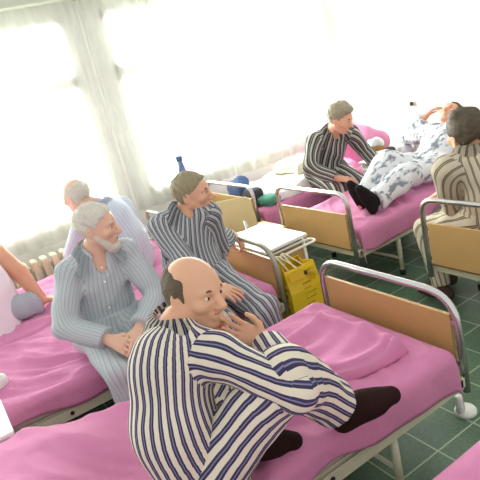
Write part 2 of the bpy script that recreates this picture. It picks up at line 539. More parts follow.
def cloth_uv(co, quads, bones):
    """stripe coordinate: angle around the nearest limb axis; each bone = (points, radius, stripe count, reference, flat vector, flat scale)"""
    cen = co[quads].mean(1)
    segs = []; alias = []
    for bi, bone in enumerate(bones):
        pts, rad, cnt, ref, fl, fs = bone[:6]
        ext = bone[6] if len(bone) > 6 else 0.0      # leading length that only carries the frame, not the cloth
        ref = Vector(ref)
        L = 0.0
        pts = [Vector(p) for p in pts]
        for _ in range(3):
            pts = [pts[0]] + [q for a, b in zip(pts, pts[1:]) for q in (a.lerp(b, .25), a.lerp(b, .75))] + [pts[-1]]
        for a, b in zip(pts, pts[1:]):
            t = (b - a).normalized()
            ref = (ref - t * ref.dot(t)).normalized()
            segs.append((np.array(a), np.array(b), rad, cnt, np.array(ref), np.array(t.cross(ref)), None if fl is None else np.array(Vector(fl).normalized()), fs, L, min(1.0, max(0.0, (ext - L) / max((b - a).length, 1e-6))), bi)); alias.append(len(bone) > 7)
            L += (b - a).length
    best = np.full(len(cen), 1e9); who = np.zeros(len(cen), dtype=int)
    for i, s in enumerate(segs):
        ab = s[1] - s[0]
        if s[9] >= 1.0: continue
        t = np.clip(((cen - s[0]) @ ab) / (ab @ ab), s[9], 1)
        d = np.linalg.norm(cen - (s[0] + t[:, None] * ab), axis=1) - s[2]
        w = d < best
        best[w] = d[w]; who[w] = i
    al = np.array(alias)[who]
    if al.any():
        b2 = np.full(len(cen), 1e9)
        for i, s in enumerate(segs):
            if s[10] != 0: continue
            ab = s[1] - s[0]
            t = np.clip(((cen - s[0]) @ ab) / (ab @ ab), 0, 1)
            d = np.linalg.norm(cen - (s[0] + t[:, None] * ab), axis=1)
            w = al & (d < b2); b2[w] = d[w]; who[w] = i
    uv = np.zeros((len(quads), 4, 2))
    for i, s in enumerate(segs):
        f = np.nonzero(who == i)[0]
        if not len(f): continue
        p = co[quads[f]] - s[0]
        if s[6] is not None:
            p = p + (s[7] - 1) * (p @ s[6])[..., None] * s[6]
        ang = np.arctan2(p @ s[5], p @ s[4])
        d = ang - ang[:, :1]
        d = (d + PI) % (2 * PI) - PI
        ang = ang[:, :1] + d
        uv[f, :, 0] = ang * s[3] / (2 * PI)
        tt = (s[1] - s[0]) / np.linalg.norm(s[1] - s[0])
        uv[f, :, 1] = s[8] + p @ tt
    return uv.reshape(-1, 2)

def folds(seed, amp, freq=1.0):
    rs = np.random.RandomState(seed)
    ks = rs.normal(size=(7, 3)) * 22 * freq; ph = rs.uniform(0, 6.28, 7)
    ks[:, 2] *= 0.7
    def f(x, y, z):
        o = 0
        wx = 0.25 * np.sin(x * 9 + seed) + 0.25 * np.sin(z * 11 + y * 5 + seed)
        for k, p_ in zip(ks, ph):
            o = o + np.sin(x * k[0] + y * k[1] + z * k[2] + p_ + 2 * wx)
        return amp * o / 2.6
    return f

# ------------------------------------------------------------------ people
def unit(v): return Vector(v).normalized()

def ik(a, b, l1, l2, pole):
    """joint between a and b bending towards pole; returns (joint, end) with the end clamped to the reach"""
    a, b = Vector(a), Vector(b)
    d = b - a
    L = min(d.length, (l1 + l2) * 0.995)
    L = max(L, abs(l1 - l2) + 0.01)
    n = d.normalized()
    b = a + n * L
    x = (l1 * l1 - l2 * l2 + L * L) / (2 * L)
    hh = math.sqrt(max(l1 * l1 - x * x, 0))
    p = Vector(pole) - n * Vector(pole).dot(n)
    p = p.normalized()
    return a + n * x + p * hh, b

def add_hand(bl, wrist, d, nrm, side, curl=0.35, s=1.0, spread=0.12):
    """palm, four unequal bent fingers and a thumb; d points to the knuckles, nrm out of the palm, side=+1 puts the thumb on d x nrm"""
    d = unit(d); nrm = Vector(nrm); nrm = unit(nrm - d * nrm.dot(d)); t = d.cross(nrm) * side
    w = Vector(wrist)
    offs = (0.030, 0.010, -0.010, -0.028)
    lens = ((.040, .026, .021), (.044, .029, .022), (.041, .027, .021), (.032, .021, .019))
    for o_, ln in zip(offs, lens):
        k = w + d * (0.083 - abs(o_ - .008) * 0.25) * s + t * o_ * s
        bl.cone(w + t * o_ * 0.45 * s + d * .008, k, 0.0155 * s, 0.0115 * s, 0.016, flat=nrm, fs=1.0)
    for o_, ln in zip(offs, lens):
        k = w + d * (0.083 - abs(o_ - .008) * 0.25) * s + t * o_ * s
        a = 0.0; p = k
        dd = unit(d + t * (o_ * spread / 0.03))
        for i, l in enumerate(ln):
            a += curl * (0.75, 1.0, 0.8)[i]
            q = p + (dd * math.cos(a) + nrm * math.sin(a)) * l * s
            bl.cone(p, q, (0.0095, 0.0085, 0.0078)[i] * s, (0.0085, 0.0078, 0.0068)[i] * s, 0.0035)
            p = q
    b0 = w + t * .016 * s + d * .014 * s
    b1 = b0 + unit(d * .6 + t * .75 + nrm * .25) * .042 * s
    b2 = b1 + unit(d * .85 + t * .35 + nrm * (.25 + curl * .4)) * .032 * s
    b3 = b2 + unit(d * .95 + t * .05 + nrm * (.2 + curl * .6)) * .026 * s
    bl.cone(b0, b1, .0165 * s, .0125 * s, .014); bl.cone(b1, b2, .0115 * s, .0098 * s, .005); bl.cone(b2, b3, .0098 * s, .0078 * s, .004)

def head_frame(face, up):
    f = unit(face); u = Vector(up); u = unit(u - f * u.dot(f)); r = f.cross(u)
    return r, f, u

def add_head(bl, c, fr, s=1.0, jowl=0.0, nose=1.0):
    r, f, u = fr; c = Vector(c)
    L = lambda x, y, z: c + (r * x + f * y + u * z) * s
    A = (r, f, u)
    bl.ell(L(0, -.012, .030), A, (.075 * s, .096 * s, .084 * s), .02)
    bl.ell(L(0, .030, -.010), A, (.066 * s, .064 * s, .085 * s), .03)
    bl.cone(L(0, .038, -.060), L(0, .060, -.092), .044 * s, .024 * s, .02)
    for q in (-1, 1):
        bl.cone(L(q * .052, .002, -.045), L(q * .020, .058, -.094), .022 * s + jowl, .018 * s + jowl * .5, .02)
        bl.ell(L(q * .043, .062, -.022), A, (.026 * s, .022 * s, .022 * s), .016)
        bl.cone(L(q * .014, .083, .022), L(q * .046, .068, .020), .011 * s, .010 * s, .012)
        bl.ell(L(q * .0315, .088, .003), A, (.017 * s, .014 * s, .011 * s), .010, '-')
        bl.ell(L(q * .0315, .070, .002), A, (.0155 * s, .0135 * s, .0130 * s), .003)
        bl.ell(L(q * .012, .099, -.034), A, (.008 * s, .010 * s, .007 * s), .006)
        # ear
        bl.ell(L(q * .076, -.012, -.006), (unit(r + f * .35 * q), unit(f - r * .35 * q), u), (.008 * s, .019 * s, .032 * s), .006)
        bl.ell(L(q * .085, -.008, .002), (r, f, u), (.006 * s, .009 * s, .016 * s), .004, '-')
    bl.cone(L(0, .084, .014), L(0, .112 + .006 * (nose - 1), -.028), .0085 * s * nose, .0125 * s * nose, .010)
    bl.ell(L(0, .076, -.060), A, (.028 * s, .018 * s, .022 * s), .014)
    bl.cone(L(-.020, .083, -.0545), L(.020, .083, -.0545), .0062 * s, .0062 * s, .006)
    bl.cone(L(-.016, .083, -.067), L(.016, .083, -.067), .0070 * s, .0070 * s, .006)
    bl.cone(L(-.022, .095, -.0605), L(.022, .095, -.0605), .0035 * s, .0035 * s, .004, op='-')

def face_parts(root, c, fr, s=1.0, brow='hair_brown', smile=0.0):
    r, f, u = fr; c = Vector(c)
    L = lambda x, y, z: c + (r * x + f * y + u * z) * s
    for q in (-1, 1):
        bm = bmesh.new()
        bmesh.ops.create_uvsphere(bm, u_segments=14, v_segments=8, radius=.0115 * s)
        bmesh.ops.scale(bm, verts=bm.verts, vec=(1, 1, .62))
        rot = Matrix((r, f, u)).transposed().to_4x4()
        bmesh.ops.transform(bm, verts=bm.verts, matrix=Matrix.Translation(L(q * .0315, .0755, .0025)) @ rot)
        e = obj('eye', bm, 'eye_white', root, True)
        bm = bmesh.new()
        bmesh.ops.create_uvsphere(bm, u_segments=12, v_segments=8, radius=.0056 * s)
        bmesh.ops.transform(bm, verts=bm.verts, matrix=Matrix.Translation(L(q * .0312, .0832, .0025)))
        obj('iris', bm, 'iris', e, True)
        obj('eyebrow', T([L(q * .012, .0925, .0215), L(q * .03, .0885, .0275), L(q * .049, .073, .022)], [.0035 * s, .0042 * s, .0025 * s], 8), brow, root, True)
    w_, lift = .021 + .008 * smile, .007 * smile
    bm = T([L(-w_, .0845 - .006 * smile, -.0590 + lift), L(-w_ * .5, .0895, -.0565 + lift * .2), L(0, .0900, -.0580), L(w_ * .5, .0895, -.0565 + lift * .2), L(w_, .0845 - .006 * smile, -.0590 + lift)], [.0015 * s, .0040 * s, .0040 * s, .0040 * s, .0015 * s], 8)
    tube(bm, [L(-w_ * .95, .0845 - .006 * smile, -.0640 + lift), L(0, .0900, -.0665 - .003 * smile), L(w_ * .95, .0845 - .006 * smile, -.0640 + lift)], [.0015 * s, .0055 * s, .0015 * s], 8)
    obj('mouth', bm, 'lip', root, True)

def hair(root, c, fr, s, style, material, h=0.006, seed=1):
    r, f, u = fr; c = Vector(c)
    L = lambda x, y, z: c + (r * x + f * y + u * z) * s
    A = (r, f, u)
    bl = Blob()
    lo = [c[i] - .2 for i in range(3)]; hi = [c[i] + .2 for i in range(3)]
    def plane(n, d):   # keep points with n.(p-c) < d
        n = unit(n)
        return lambda p: (p[0] - c.x) * n.x + (p[1] - c.y) * n.y + (p[2] - c.z) * n.z - d * s
    if style == 'bald':           # horseshoe of hair round the back and sides
        bl.ell(L(0, -.014, .022), A, (.0835 * s, .1060 * s, .093 * s), .004)
        bl.fn(plane(u * 1.0 + f * .35, .066), lo, hi, .02)
        bl.fn(plane(f, .024), lo, hi, .012)
        bl.fn(plane(-u - f * .35, .062), lo, hi, .008)
        for q in (-1, 1): bl.ell(L(q * .086, .0, -.016), A, (.02 * s, .020 * s, .028 * s), .006, '-')
        amp = .0012
    elif style == 'thin':
        bl.ell(L(0, -.014, .031), A, (.0790 * s, .1005 * s, .0885 * s), .004)
        bl.fn(plane(f - u * .55, .012), lo, hi, .012)
        bl.fn(plane(-u - f * .5, .062), lo, hi, .008)
        for q in (-1, 1): bl.ell(L(q * .082, .004, -.016), A, (.02 * s, .024 * s, .034 * s), .006, '-')
        amp = .002
    else:
        th = .014 if style == 'full' else .008
        bl.ell(L(0, -.014, .033), A, ((.076 + th) * s, (.096 + th) * s, (.086 + th * 1.1) * s), .004)
        if style == 'full':
            bl.ell(L(.015, .045, .098), A, (.065 * s, .05 * s, .032 * s), .02)
            bl.ell(L(-.03, -.02, .105), A, (.05 * s, .05 * s, .030 * s), .02)
        bl.fn(plane(f - u * .85, .012 if style == 'full' else .006), lo, hi, .010)
        bl.fn(plane(-u - f * .55, .066), lo, hi, .010)
        for q in (-1, 1): bl.ell(L(q * .088, .006, -.022), A, (.024 * s, .026 * s, .040 * s), .006, '-')
        amp = .004
    co, q = bl.mesh(h, noise=folds(seed, amp, 5.0))
    return np_obj('hair', co, q, material, root)

def person(name_label, J, skin, shirt, trousers=None, hairdef=None, headdef=(1.0,), res=0.009, stripes=(22, 10, 12), sleeve=1.0, beard=None, socks=None, seed=3, foldamp=0.006,
           shirt_hem=0.0, under=None, fat=1.0, face=True, trouser_part='pyjama_trousers', shirt_part='pyjama_shirt', bare_arm=False, cuff=0.93, collar=True, buttons=False, loose=0.022):
    hip, neck = Vector(J['hip']), Vector(J['neck'])
    fwd = unit(J['fwd']); up = unit(neck - hip); right = unit(fwd.cross(Vector((0, 0, 1)))) if 'right' not in J else unit(J['right'])
    fwd_t = unit(right.cross(up) * -1) if right.cross(up).dot(fwd) < 0 else unit(right.cross(up))
    bend = Vector(J.get('bend', (0, 0, 0)))
    mid = hip.lerp(neck, .34) + bend; chest = hip.lerp(neck, .70) + bend * .75
    hdc = Vector(J['head']); hf = head_frame(J['face'], J.get('headup', (0, 0, 1)))
    hs = headdef[0]
    root = thing('person', name_label, 'person', V(hip.x, hip.y, J.get('basez', hip.z - .1)))
    rup = unit(J['pelvis_right']) if 'pelvis_right' in J else right
    sw = J.get('sw', .178)
    sh = {'R': neck + right * sw - up * .055 + fwd_t * J.get('shf', .01) + Vector(J.get('shRo', (0, 0, 0))), 'L': neck - right * sw - up * .055 + fwd_t * J.get('shf', .01) + Vector(J.get('shLo', (0, 0, 0)))}
    hj = {'R': hip + rup * .09, 'L': hip - rup * .09}
    el, wr, kn, an, toe = {}, {}, {}, {}, {}
    for s_ in 'RL':
        el[s_], wr[s_] = ik(sh[s_], J['wr' + s_], J.get('ua', .285), J.get('fa', .255), J['pe' + s_])
        kn[s_], an[s_] = ik(hj[s_], J['an' + s_], .415, .40, J['pk' + s_])
        td = unit(J['toe' + s_]); toe[s_] = an[s_] + td * .16
    hd = {s_: (unit(J['hd' + s_]) if 'hd' + s_ in J else unit(wr[s_] - el[s_])) for s_ in 'RL'}
    # ---- one continuous body
    b = Blob()
    b.cone(hj['L'], hj['R'], .10, .10, .03)
    b.cone(hip, mid, .135 * fat, .125 * fat, .03, flat=fwd_t, fs=1.35)
    b.cone(mid, chest, .125 * fat, .145, .03, flat=fwd_t, fs=1.35)
    b.cone(chest, neck, .135, .06, .03, flat=fwd_t, fs=1.3)
    for s_ in 'RL':
        b.cone(chest.lerp(neck, .65), sh[s_], .065, .056, .03)
        ag = J.get('armgirth', 1.0)
        b.cone(sh[s_], el[s_], .050 * ag, .040 * ag, .02); b.cone(el[s_], wr[s_], .041 * ag, .026 * ag, .015)
        b.cone(wr[s_].lerp(el[s_], .12), wr[s_] + hd[s_] * .015, .0265, .024, .01, flat=J['hn' + s_], fs=1.2)
        add_hand(b, wr[s_] + hd[s_] * .008, hd[s_], J['hn' + s_], J.get('ht' + s_, 1 if s_ == 'R' else -1), J.get('curl' + s_, .35))
        b.cone(hj[s_], kn[s_], .082, .056, .03); b.cone(kn[s_], an[s_], .057, .036, .02)
        td = unit(J['toe' + s_]); sole = unit(J.get('sole' + s_, (0, 0, -1)))
        b.cone(an[s_] - td * .035 + sole * .045, an[s_] + td * .10 + sole * .045, .034, .034, .02)
        b.cone(an[s_] + td * .05, toe[s_] + sole * .045, .034, .027, .02, flat=sole, fs=1.2)
    b.cone(neck, hdc - hf[2] * .05 * hs - hf[1] * .015 * hs, .062, .054, .025)
    add_head(b, hdc, hf, hs, *(headdef[1:]))
    fine = [(hdc, .135, res * .42)] if face else [(hdc, .13, res * .7)]
    for s_ in J.get('finehands', 'RL'): fine.append((wr[s_] + hd[s_] * .08, .10, res * .5))
    co, q = b.mesh(res, fine)
    body = np_obj('body', co, q, skin, root)
    # ---- shirt
    nseed = folds(seed, foldamp)
    g = loose
    ax_t = [hip - up * .10, hip, mid, chest, neck + up * .04]
    if shirt:
        c = Blob()
        low = hip - up * (.03 + shirt_hem)
        c.cone(low, mid, (.170) * fat, (.155) * fat, .03, flat=fwd_t, fs=1.28, capa=True)
        c.cone(mid, chest, .152 * fat, .165, .03, flat=fwd_t, fs=1.28)
        c.cone(chest, neck - up * .01, .152, .070, .03, flat=fwd_t, fs=1.22)
        for s_ in 'RL':
            if bare_arm:
                c.cone(chest.lerp(neck, .6), sh[s_].lerp(neck, .35), .082, .052, .02, capb=True)
                continue
            c.cone(chest.lerp(neck, .66), sh[s_], .084, .074, .035)
            c.cone(sh[s_], el[s_], .048 + g, .041 + g * .75, .02)
            e2 = el[s_].lerp(wr[s_], cuff)
            c.cone(el[s_], e2, .041 + g * .75, .032 + g, .02, capb=True)
        # neck opening, deeper at the front
        no = neck + up * .055 + fwd_t * .02
        c.cone(neck - up * .015 + fwd_t * .018, neck + up * .10, .058, .075, .012, op='-')
        if J.get('open', True):
            vd = J.get('vdepth', .55)
            c.ell(neck + fwd_t * .085 - up * .035 * vd, (right, fwd_t, up), (.030 * (.5 + .5 * vd), .05, .065 * vd), .012, '-')
        co, q = c.mesh(res * .95, noise=nseed)
        bones = [(ax_t, .125, stripes[0], fwd_t, fwd_t, 1.28)]
        for s_ in 'RL':
            if not bare_arm:
                inn = chest.lerp(neck, .40)
                bones.append(([inn, sh[s_], el[s_], wr[s_]], .06, stripes[1], up, None, 1, (sh[s_] - inn).length * .72))
        np_obj(shirt_part, co, q, shirt, root, bones=bones)
        if collar:
            cb = bmesh.new(); rows = []
            for i in range(25):
                th = -PI * .80 + 1.6 * PI * i / 24       # 0 at the nape
                dx, dy = math.sin(th), -math.cos(th)
                row = []
                fr_ = max(0, abs(th) - 1.6) / .9
                for rr, hz in ((.070, .062), (.079, .076), (.098, .064), (.128 + .034 * fr_, .018 - .024 * fr_)):
                    p = neck + right * dx * rr * 1.08 + fwd_t * (dy * rr * .98 + .012) + up * (hz - .018 * max(0, math.cos(th)) - .050 * fr_ - (.018 * (1 - math.cos(th)) * .5))
                    row.append(cb.verts.new(p))
                rows.append(row)
            for a_, b_ in zip(rows, rows[1:]):
                for k in range(3): cb.faces.new((a_[k], a_[k + 1], b_[k + 1], b_[k]))
            bmesh.ops.solidify(cb, geom=cb.faces[:], thickness=.004)
            me_o = obj('collar', cb, shirt, root)
            uvl = me_o.data.uv_layers.new(name='cloth')
            for lp in me_o.data.loops:
                v = me_o.data.vertices[lp.vertex_index].co + root.location - neck
                uvl.data[lp.index].uv = (math.atan2(v.dot(right), -v.dot(fwd_t)) * stripes[0] * .7 / (2 * PI), v.dot(up))
        if buttons:
            for i in range(5):
                t = .86 - i * .17
                base = hip.lerp(neck, t) + bend * (1.0 - abs(t - .5))
                rad = (.150 * fat if t < .75 else .135)
                bmn = bmesh.new()
                bmesh.ops.create_uvsphere(bmn, u_segments=10, v_segments=6, radius=.0075)
                bmesh.ops.translate(bmn, verts=bmn.verts, vec=base + fwd_t * (rad / 1.28 + .006))
                obj('button', bmn, 'white_plastic', root, True)
    if under:
        c = Blob()
        c.cone(chest, neck - up * .02, .140, .068, .03, flat=fwd_t, fs=1.26)
        c.cone(neck - up * .01 + fwd_t * .01, neck + up * .10, .056, .07, .012, op='-')
        co, q = c.mesh(res)
        np_obj('undershirt', co, q, under, root)
    # ---- trousers
    if trousers:
        c = Blob()
        c.cone(hj['L'], hj['R'], .122, .122, .03)
        c.cone(hip, hip + up * .10, .148 * fat, .142 * fat, .03, flat=fwd_t, fs=1.32, capb=True)
        for s_ in 'RL':
            c.cone(hj[s_], kn[s_], .106, .080 + J.get('kneeloose', 0), .035)
            e2 = kn[s_].lerp(an[s_], J.get('tcuff', .94))
            c.cone(kn[s_], e2, .080 + J.get('kneeloose', 0), .058 + J.get('cuffloose', 0), .02, capb=True)
        co, q = c.mesh(res, noise=folds(seed + 5, foldamp))
        bones = [([hip + up * .12, hip - up * .02], .15, stripes[0], fwd_t, fwd_t, 1.3)]
        for s_ in 'RL': bones.append(([hj[s_], kn[s_], an[s_]], .085, stripes[2], right, None, 1))
        np_obj(trouser_part, co, q, trousers, root, bones=bones)
    if socks:
        for s_ in 'RL':
            c = Blob()
            td = unit(J['toe' + s_]); sole = unit(J.get('sole' + s_, (0, 0, -1)))
            c.cone(an[s_].lerp(kn[s_], .22), an[s_], .050, .043, .02)
            c.cone(an[s_] - td * .035 + sole * .040, an[s_] + td * .10 + sole * .042, .040, .041, .03)
            c.cone(an[s_] + td * .05, toe[s_] + sole * .042, .042, .034, .025, flat=sole, fs=1.12)
            co, q = c.mesh(.008, noise=folds(seed + 9, .002))
            np_obj('sock' if socks.startswith('sock') else 'shoe', co, q, socks, root)
    if hairdef: hair(root, hdc, hf, hs, hairdef[0], hairdef[1], h=res * .6, seed=seed)
    if beard:
        r, f, u = hf
        L = lambda x, y, z: hdc + (r * x + f * y + u * z) * hs
        c = Blob()
        for q_ in (-1, 1):
            c.cone(L(q_ * .066, .004, -.030), L(q_ * .040, .052, -.085), .014, .022, .02)
            c.cone(L(q_ * .022, .090, -.049), L(q_ * .004, .097, -.046), .006, .008, .006)
        c.ell(L(0, .064, -.108), hf, (.040, .036, .034), .025)
        c.ell(L(0, .096, -.0605), hf, (.017, .012, .006), .004, '-')
        co, q = c.mesh(res * .6, noise=folds(seed, .003, 5))
        np_obj('beard', co, q, beard, root)
    if face: face_parts(root, hdc, hf, hs, J.get('brow', 'hair_brown'), J.get('smile', 0.0))
    return root

# ------------------------------------------------------------------ the room
WALL_Y, WALL_X = 5.12, 4.55
struct('floor', B((-2.2, -1.4, -.1), (WALL_X + .15, WALL_Y + .25, 0)), 'tiles')
win_x = [(-1.85, -.35), (-.02, 1.55), (1.90, 4.40)]
bm = bmesh.new()
box(bm, (-2.2, WALL_Y, 0), (WALL_X + .15, WALL_Y + .25, .76))
box(bm, (-2.2, WALL_Y, 2.46), (WALL_X + .15, WALL_Y + .25, 2.95))
prev = -2.2
for a, b_ in win_x:
    box(bm, (prev, WALL_Y, .76), (a, WALL_Y + .25, 2.46)); prev = b_
box(bm, (prev, WALL_Y, .76), (WALL_X + .15, WALL_Y + .25, 2.46))
struct('wall_window_side', bm, 'wall')
struct('wall_back', B((WALL_X, -1.4, 0), (WALL_X + .15, WALL_Y, 2.95)), 'wall')
for i, (a, b_) in enumerate(win_x):
    w = bmesh.new()
    y0, y1 = WALL_Y + .0, WALL_Y + .06
    for lo, hi in (((a, y0, .76), (a + .06, y1, 2.46)), ((b_ - .06, y0, .76), (b_, y1, 2.46)), ((a, y0, .76), (b_, y1, .82)), ((a, y0, 2.39), (b_, y1, 2.46)),
                   ((a, y0, 1.84), (b_, y1, 2.00))):
        box(w, lo, hi, .006)
    m_ = (a + b_) / 2
    box(w, (m_ - .035, y0, .82), (m_ + .035, y1, 1.84), .006)
    fr_ = struct('window_%d' % (i + 1), w, 'white_paint')
    g = obj('window_pane', B((a + .05, y0 + .025, .80), (b_ - .05, y0 + .031, 2.41)), 'glass', fr_)
    s_ = obj('window_sill', B((a - .05, WALL_Y - .03, .725), (b_ + .05, WALL_Y + .01, .76), .008), 'white_paint', fr_)
struct('trim_1', B((-2.2, 4.92, 2.575), (WALL_X, WALL_Y, 2.95), .01), 'band')   # boxed pelmet the curtains hang under

# curtains: gathered sheer cloth
def curtain(x0, x1, label, seed, gather, zb=.64):
    nx, nz = int((x1 - x0) * 110), 40
    bm = bmesh.new(); vs = []
    for i in range(nx + 1):
        u_ = i / nx; col = []
        x = x0 + (x1 - x0) * u_
        ph = x * gather + 1.3 * math.sin(x * 2.7 + seed) + .8 * math.sin(x * 6.1 + seed * 2)
        for j in range(nz + 1):
            v = j / nz
            z = 2.63 + (zb - 2.63) * v
            am = .012 + .016 * v * (0.6 + .4 * math.sin(x * 3.3 + seed))
            y = 5.055 + am * math.sin(ph + .5 * math.sin(v * 3 + x * 2)) + .008 * math.sin(ph * 2.3 + v * 2)
            zz = z + (.012 * math.sin(x * 4 + seed) if j == nz else 0)
            col.append(bm.verts.new((x + .012 * math.sin(ph * .5 + v * 2), y, zz)))
        vs.append(col)
    for i in range(nx):
        for j in range(nz):
            bm.faces.new((vs[i][j], vs[i + 1][j], vs[i + 1][j + 1], vs[i][j + 1]))
    o = obj('curtain', bm, 'curtain', None, True, at=V((x0 + x1) / 2, 5.055, 2.6))
    return tag(o, label, 'curtain', 'sheer curtains along the window wall')
curtain(-1.9, 1.70, 'sheer white curtain at the left, hanging behind the radiator', 1.0, 34)
curtain(1.73, 2.85, 'sheer white curtain in the middle, over the window behind the seated men', 2.2, 40)
curtain(2.88, 4.48, 'sheer white curtain at the right end beside the white back wall', 4.1, 36)

# radiator under the first window: cast columns on two headers
rad = thing('radiator', 'cream cast iron column radiator under the window curtain', 'radiator', V(.6, 4.80, 0))
for i in range(17):
    x = -.15 + i * .085
    bm = bmesh.new()
    box(bm, (x - .029, 4.76, .10), (x + .029, 4.885, .615), .024, 3)
    box(bm, (x - .043, 4.80, .52), (x + .043, 4.845, .56), .008)
    box(bm, (x - .043, 4.80, .15), (x + .043, 4.845, .19), .008)
    obj('radiator_section', bm, 'radiator', rad)
obj('inlet_pipe', T(arc_path([(-.19, 4.82, .14), (-.33, 4.82, .14), (-.33, 4.82, 0)], .05), .013), 'radiator', rad, True)
for x in (-.05, 1.1): obj('foot', B((x - .02, 4.77, 0), (x + .02, 4.87, .11), .006), 'radiator', rad)

# ------------------------------------------------------------------ beds
BED_Z = .50
def bed(label, xf, y0, y1, L, dr, tube_mat='chrome', tube_top=.735, bend_r=.11, pad_y0=0, pad_y1=0):
    X = lambda s: xf + dr * s
    g = thing('hospital_bed', label, 'bed', V(X(L / 2), (y0 + y1) / 2, 0), 'metal hospital beds with tan footboards')
    def bx(name, s0, s1, ya, yb, za, zb, m, bev=.004):
        lo = (min(X(s0), X(s1)), ya, za); hi = (max(X(s0), X(s1)), yb, zb)
        return obj(name, B(lo, hi, bev), m, g)
    for y, d in ((y0, 1), (y1, -1)):   # angle-iron side rails
        bm = bmesh.new()
        lo, hi = min(X(.0), X(L)), max(X(.0), X(L))
        box(bm, (lo, min(y, y + d * .006), .305), (hi, max(y, y + d * .006), .355), .002)
        box(bm, (lo, min(y, y + d * .045), .300), (hi, max(y, y + d * .045), .307), .002)
        rl = obj('side_rail', bm, 'cream', g)
        for s in (.35, .95, 1.45):
            if s < L:
                bm = bmesh.new(); bmesh.ops.create_cone(bm, cap_ends=True, segments=12, radius1=.011, radius2=.011, depth=.004)
                bmesh.ops.rotate(bm, verts=bm.verts, matrix=Matrix.Rotation(PI / 2, 3, 'X'))
                bmesh.ops.translate(bm, verts=bm.verts, vec=(X(s + .38), y - d * .001, .33))
                obj('bolt_hole', bm, 'rubber', rl)
    bx('cross_rail', -.012, .025, y0, y1, .305, .35, 'cream')
    bx('cross_rail', L - .03, L, y0, y1, .305, .35, 'cream')
    bx('mattress_base', .03, L - .03, y0 + .02, y1 - .02, .335, .36, 'cream', .002)
    # legs: two tubular trestles set in from the ends
    for s in (.40, L - .30):
        for y in (y0 + .03, y1 - .03):
            lg = obj('leg', T([(X(s), y, .31), (X(s), y, .02)], .017, 12), 'cream', g, True)
            obj('foot_cap', lathe([(.0, 0), (.021, 0), (.021, .035), (.019, .04)], (X(s), y, 0), 14), 'rubber', lg, True)
        obj('leg_brace', T([(X(s), y0 + .03, .13), (X(s), y1 - .03, .13)], .011, 8), 'cream', g, True)
    # footboard: bent tube with a board between the posts
    xp = X(-.028)
    obj('end_tube', T(arc_path([(xp, y0 + .012, .27), (xp, y0 + .012, tube_top), (xp, y1 - .012, tube_top), (xp, y1 - .012, .27)], bend_r, 10), .0165, 12), tube_mat, g, True)
    fb = obj('footboard', B((xp - .009, y0 + .045, .365), (xp + .009, y1 - .045, .628), .003), 'ply', g)
    obj('board_edging', B((xp - .010, y0 + .045, .357), (xp + .010, y1 - .045, .367), .001), 'plyedge', fb)
    for y in (y0 + .034, y1 - .034):
        for z in (.40, .59): obj('bracket', B((xp - .006, y - .02, z - .012), (xp + .006, y + .02, z + .012), .003), 'chrome', fb)
    bm = B((min(X(.02), X(L)), y0 + .012, .36), (max(X(.02), X(L)), y1 - .012, BED_Z - .065), .03, 3)
    obj('mattress', bm, 'mattress', g, True)
    return g

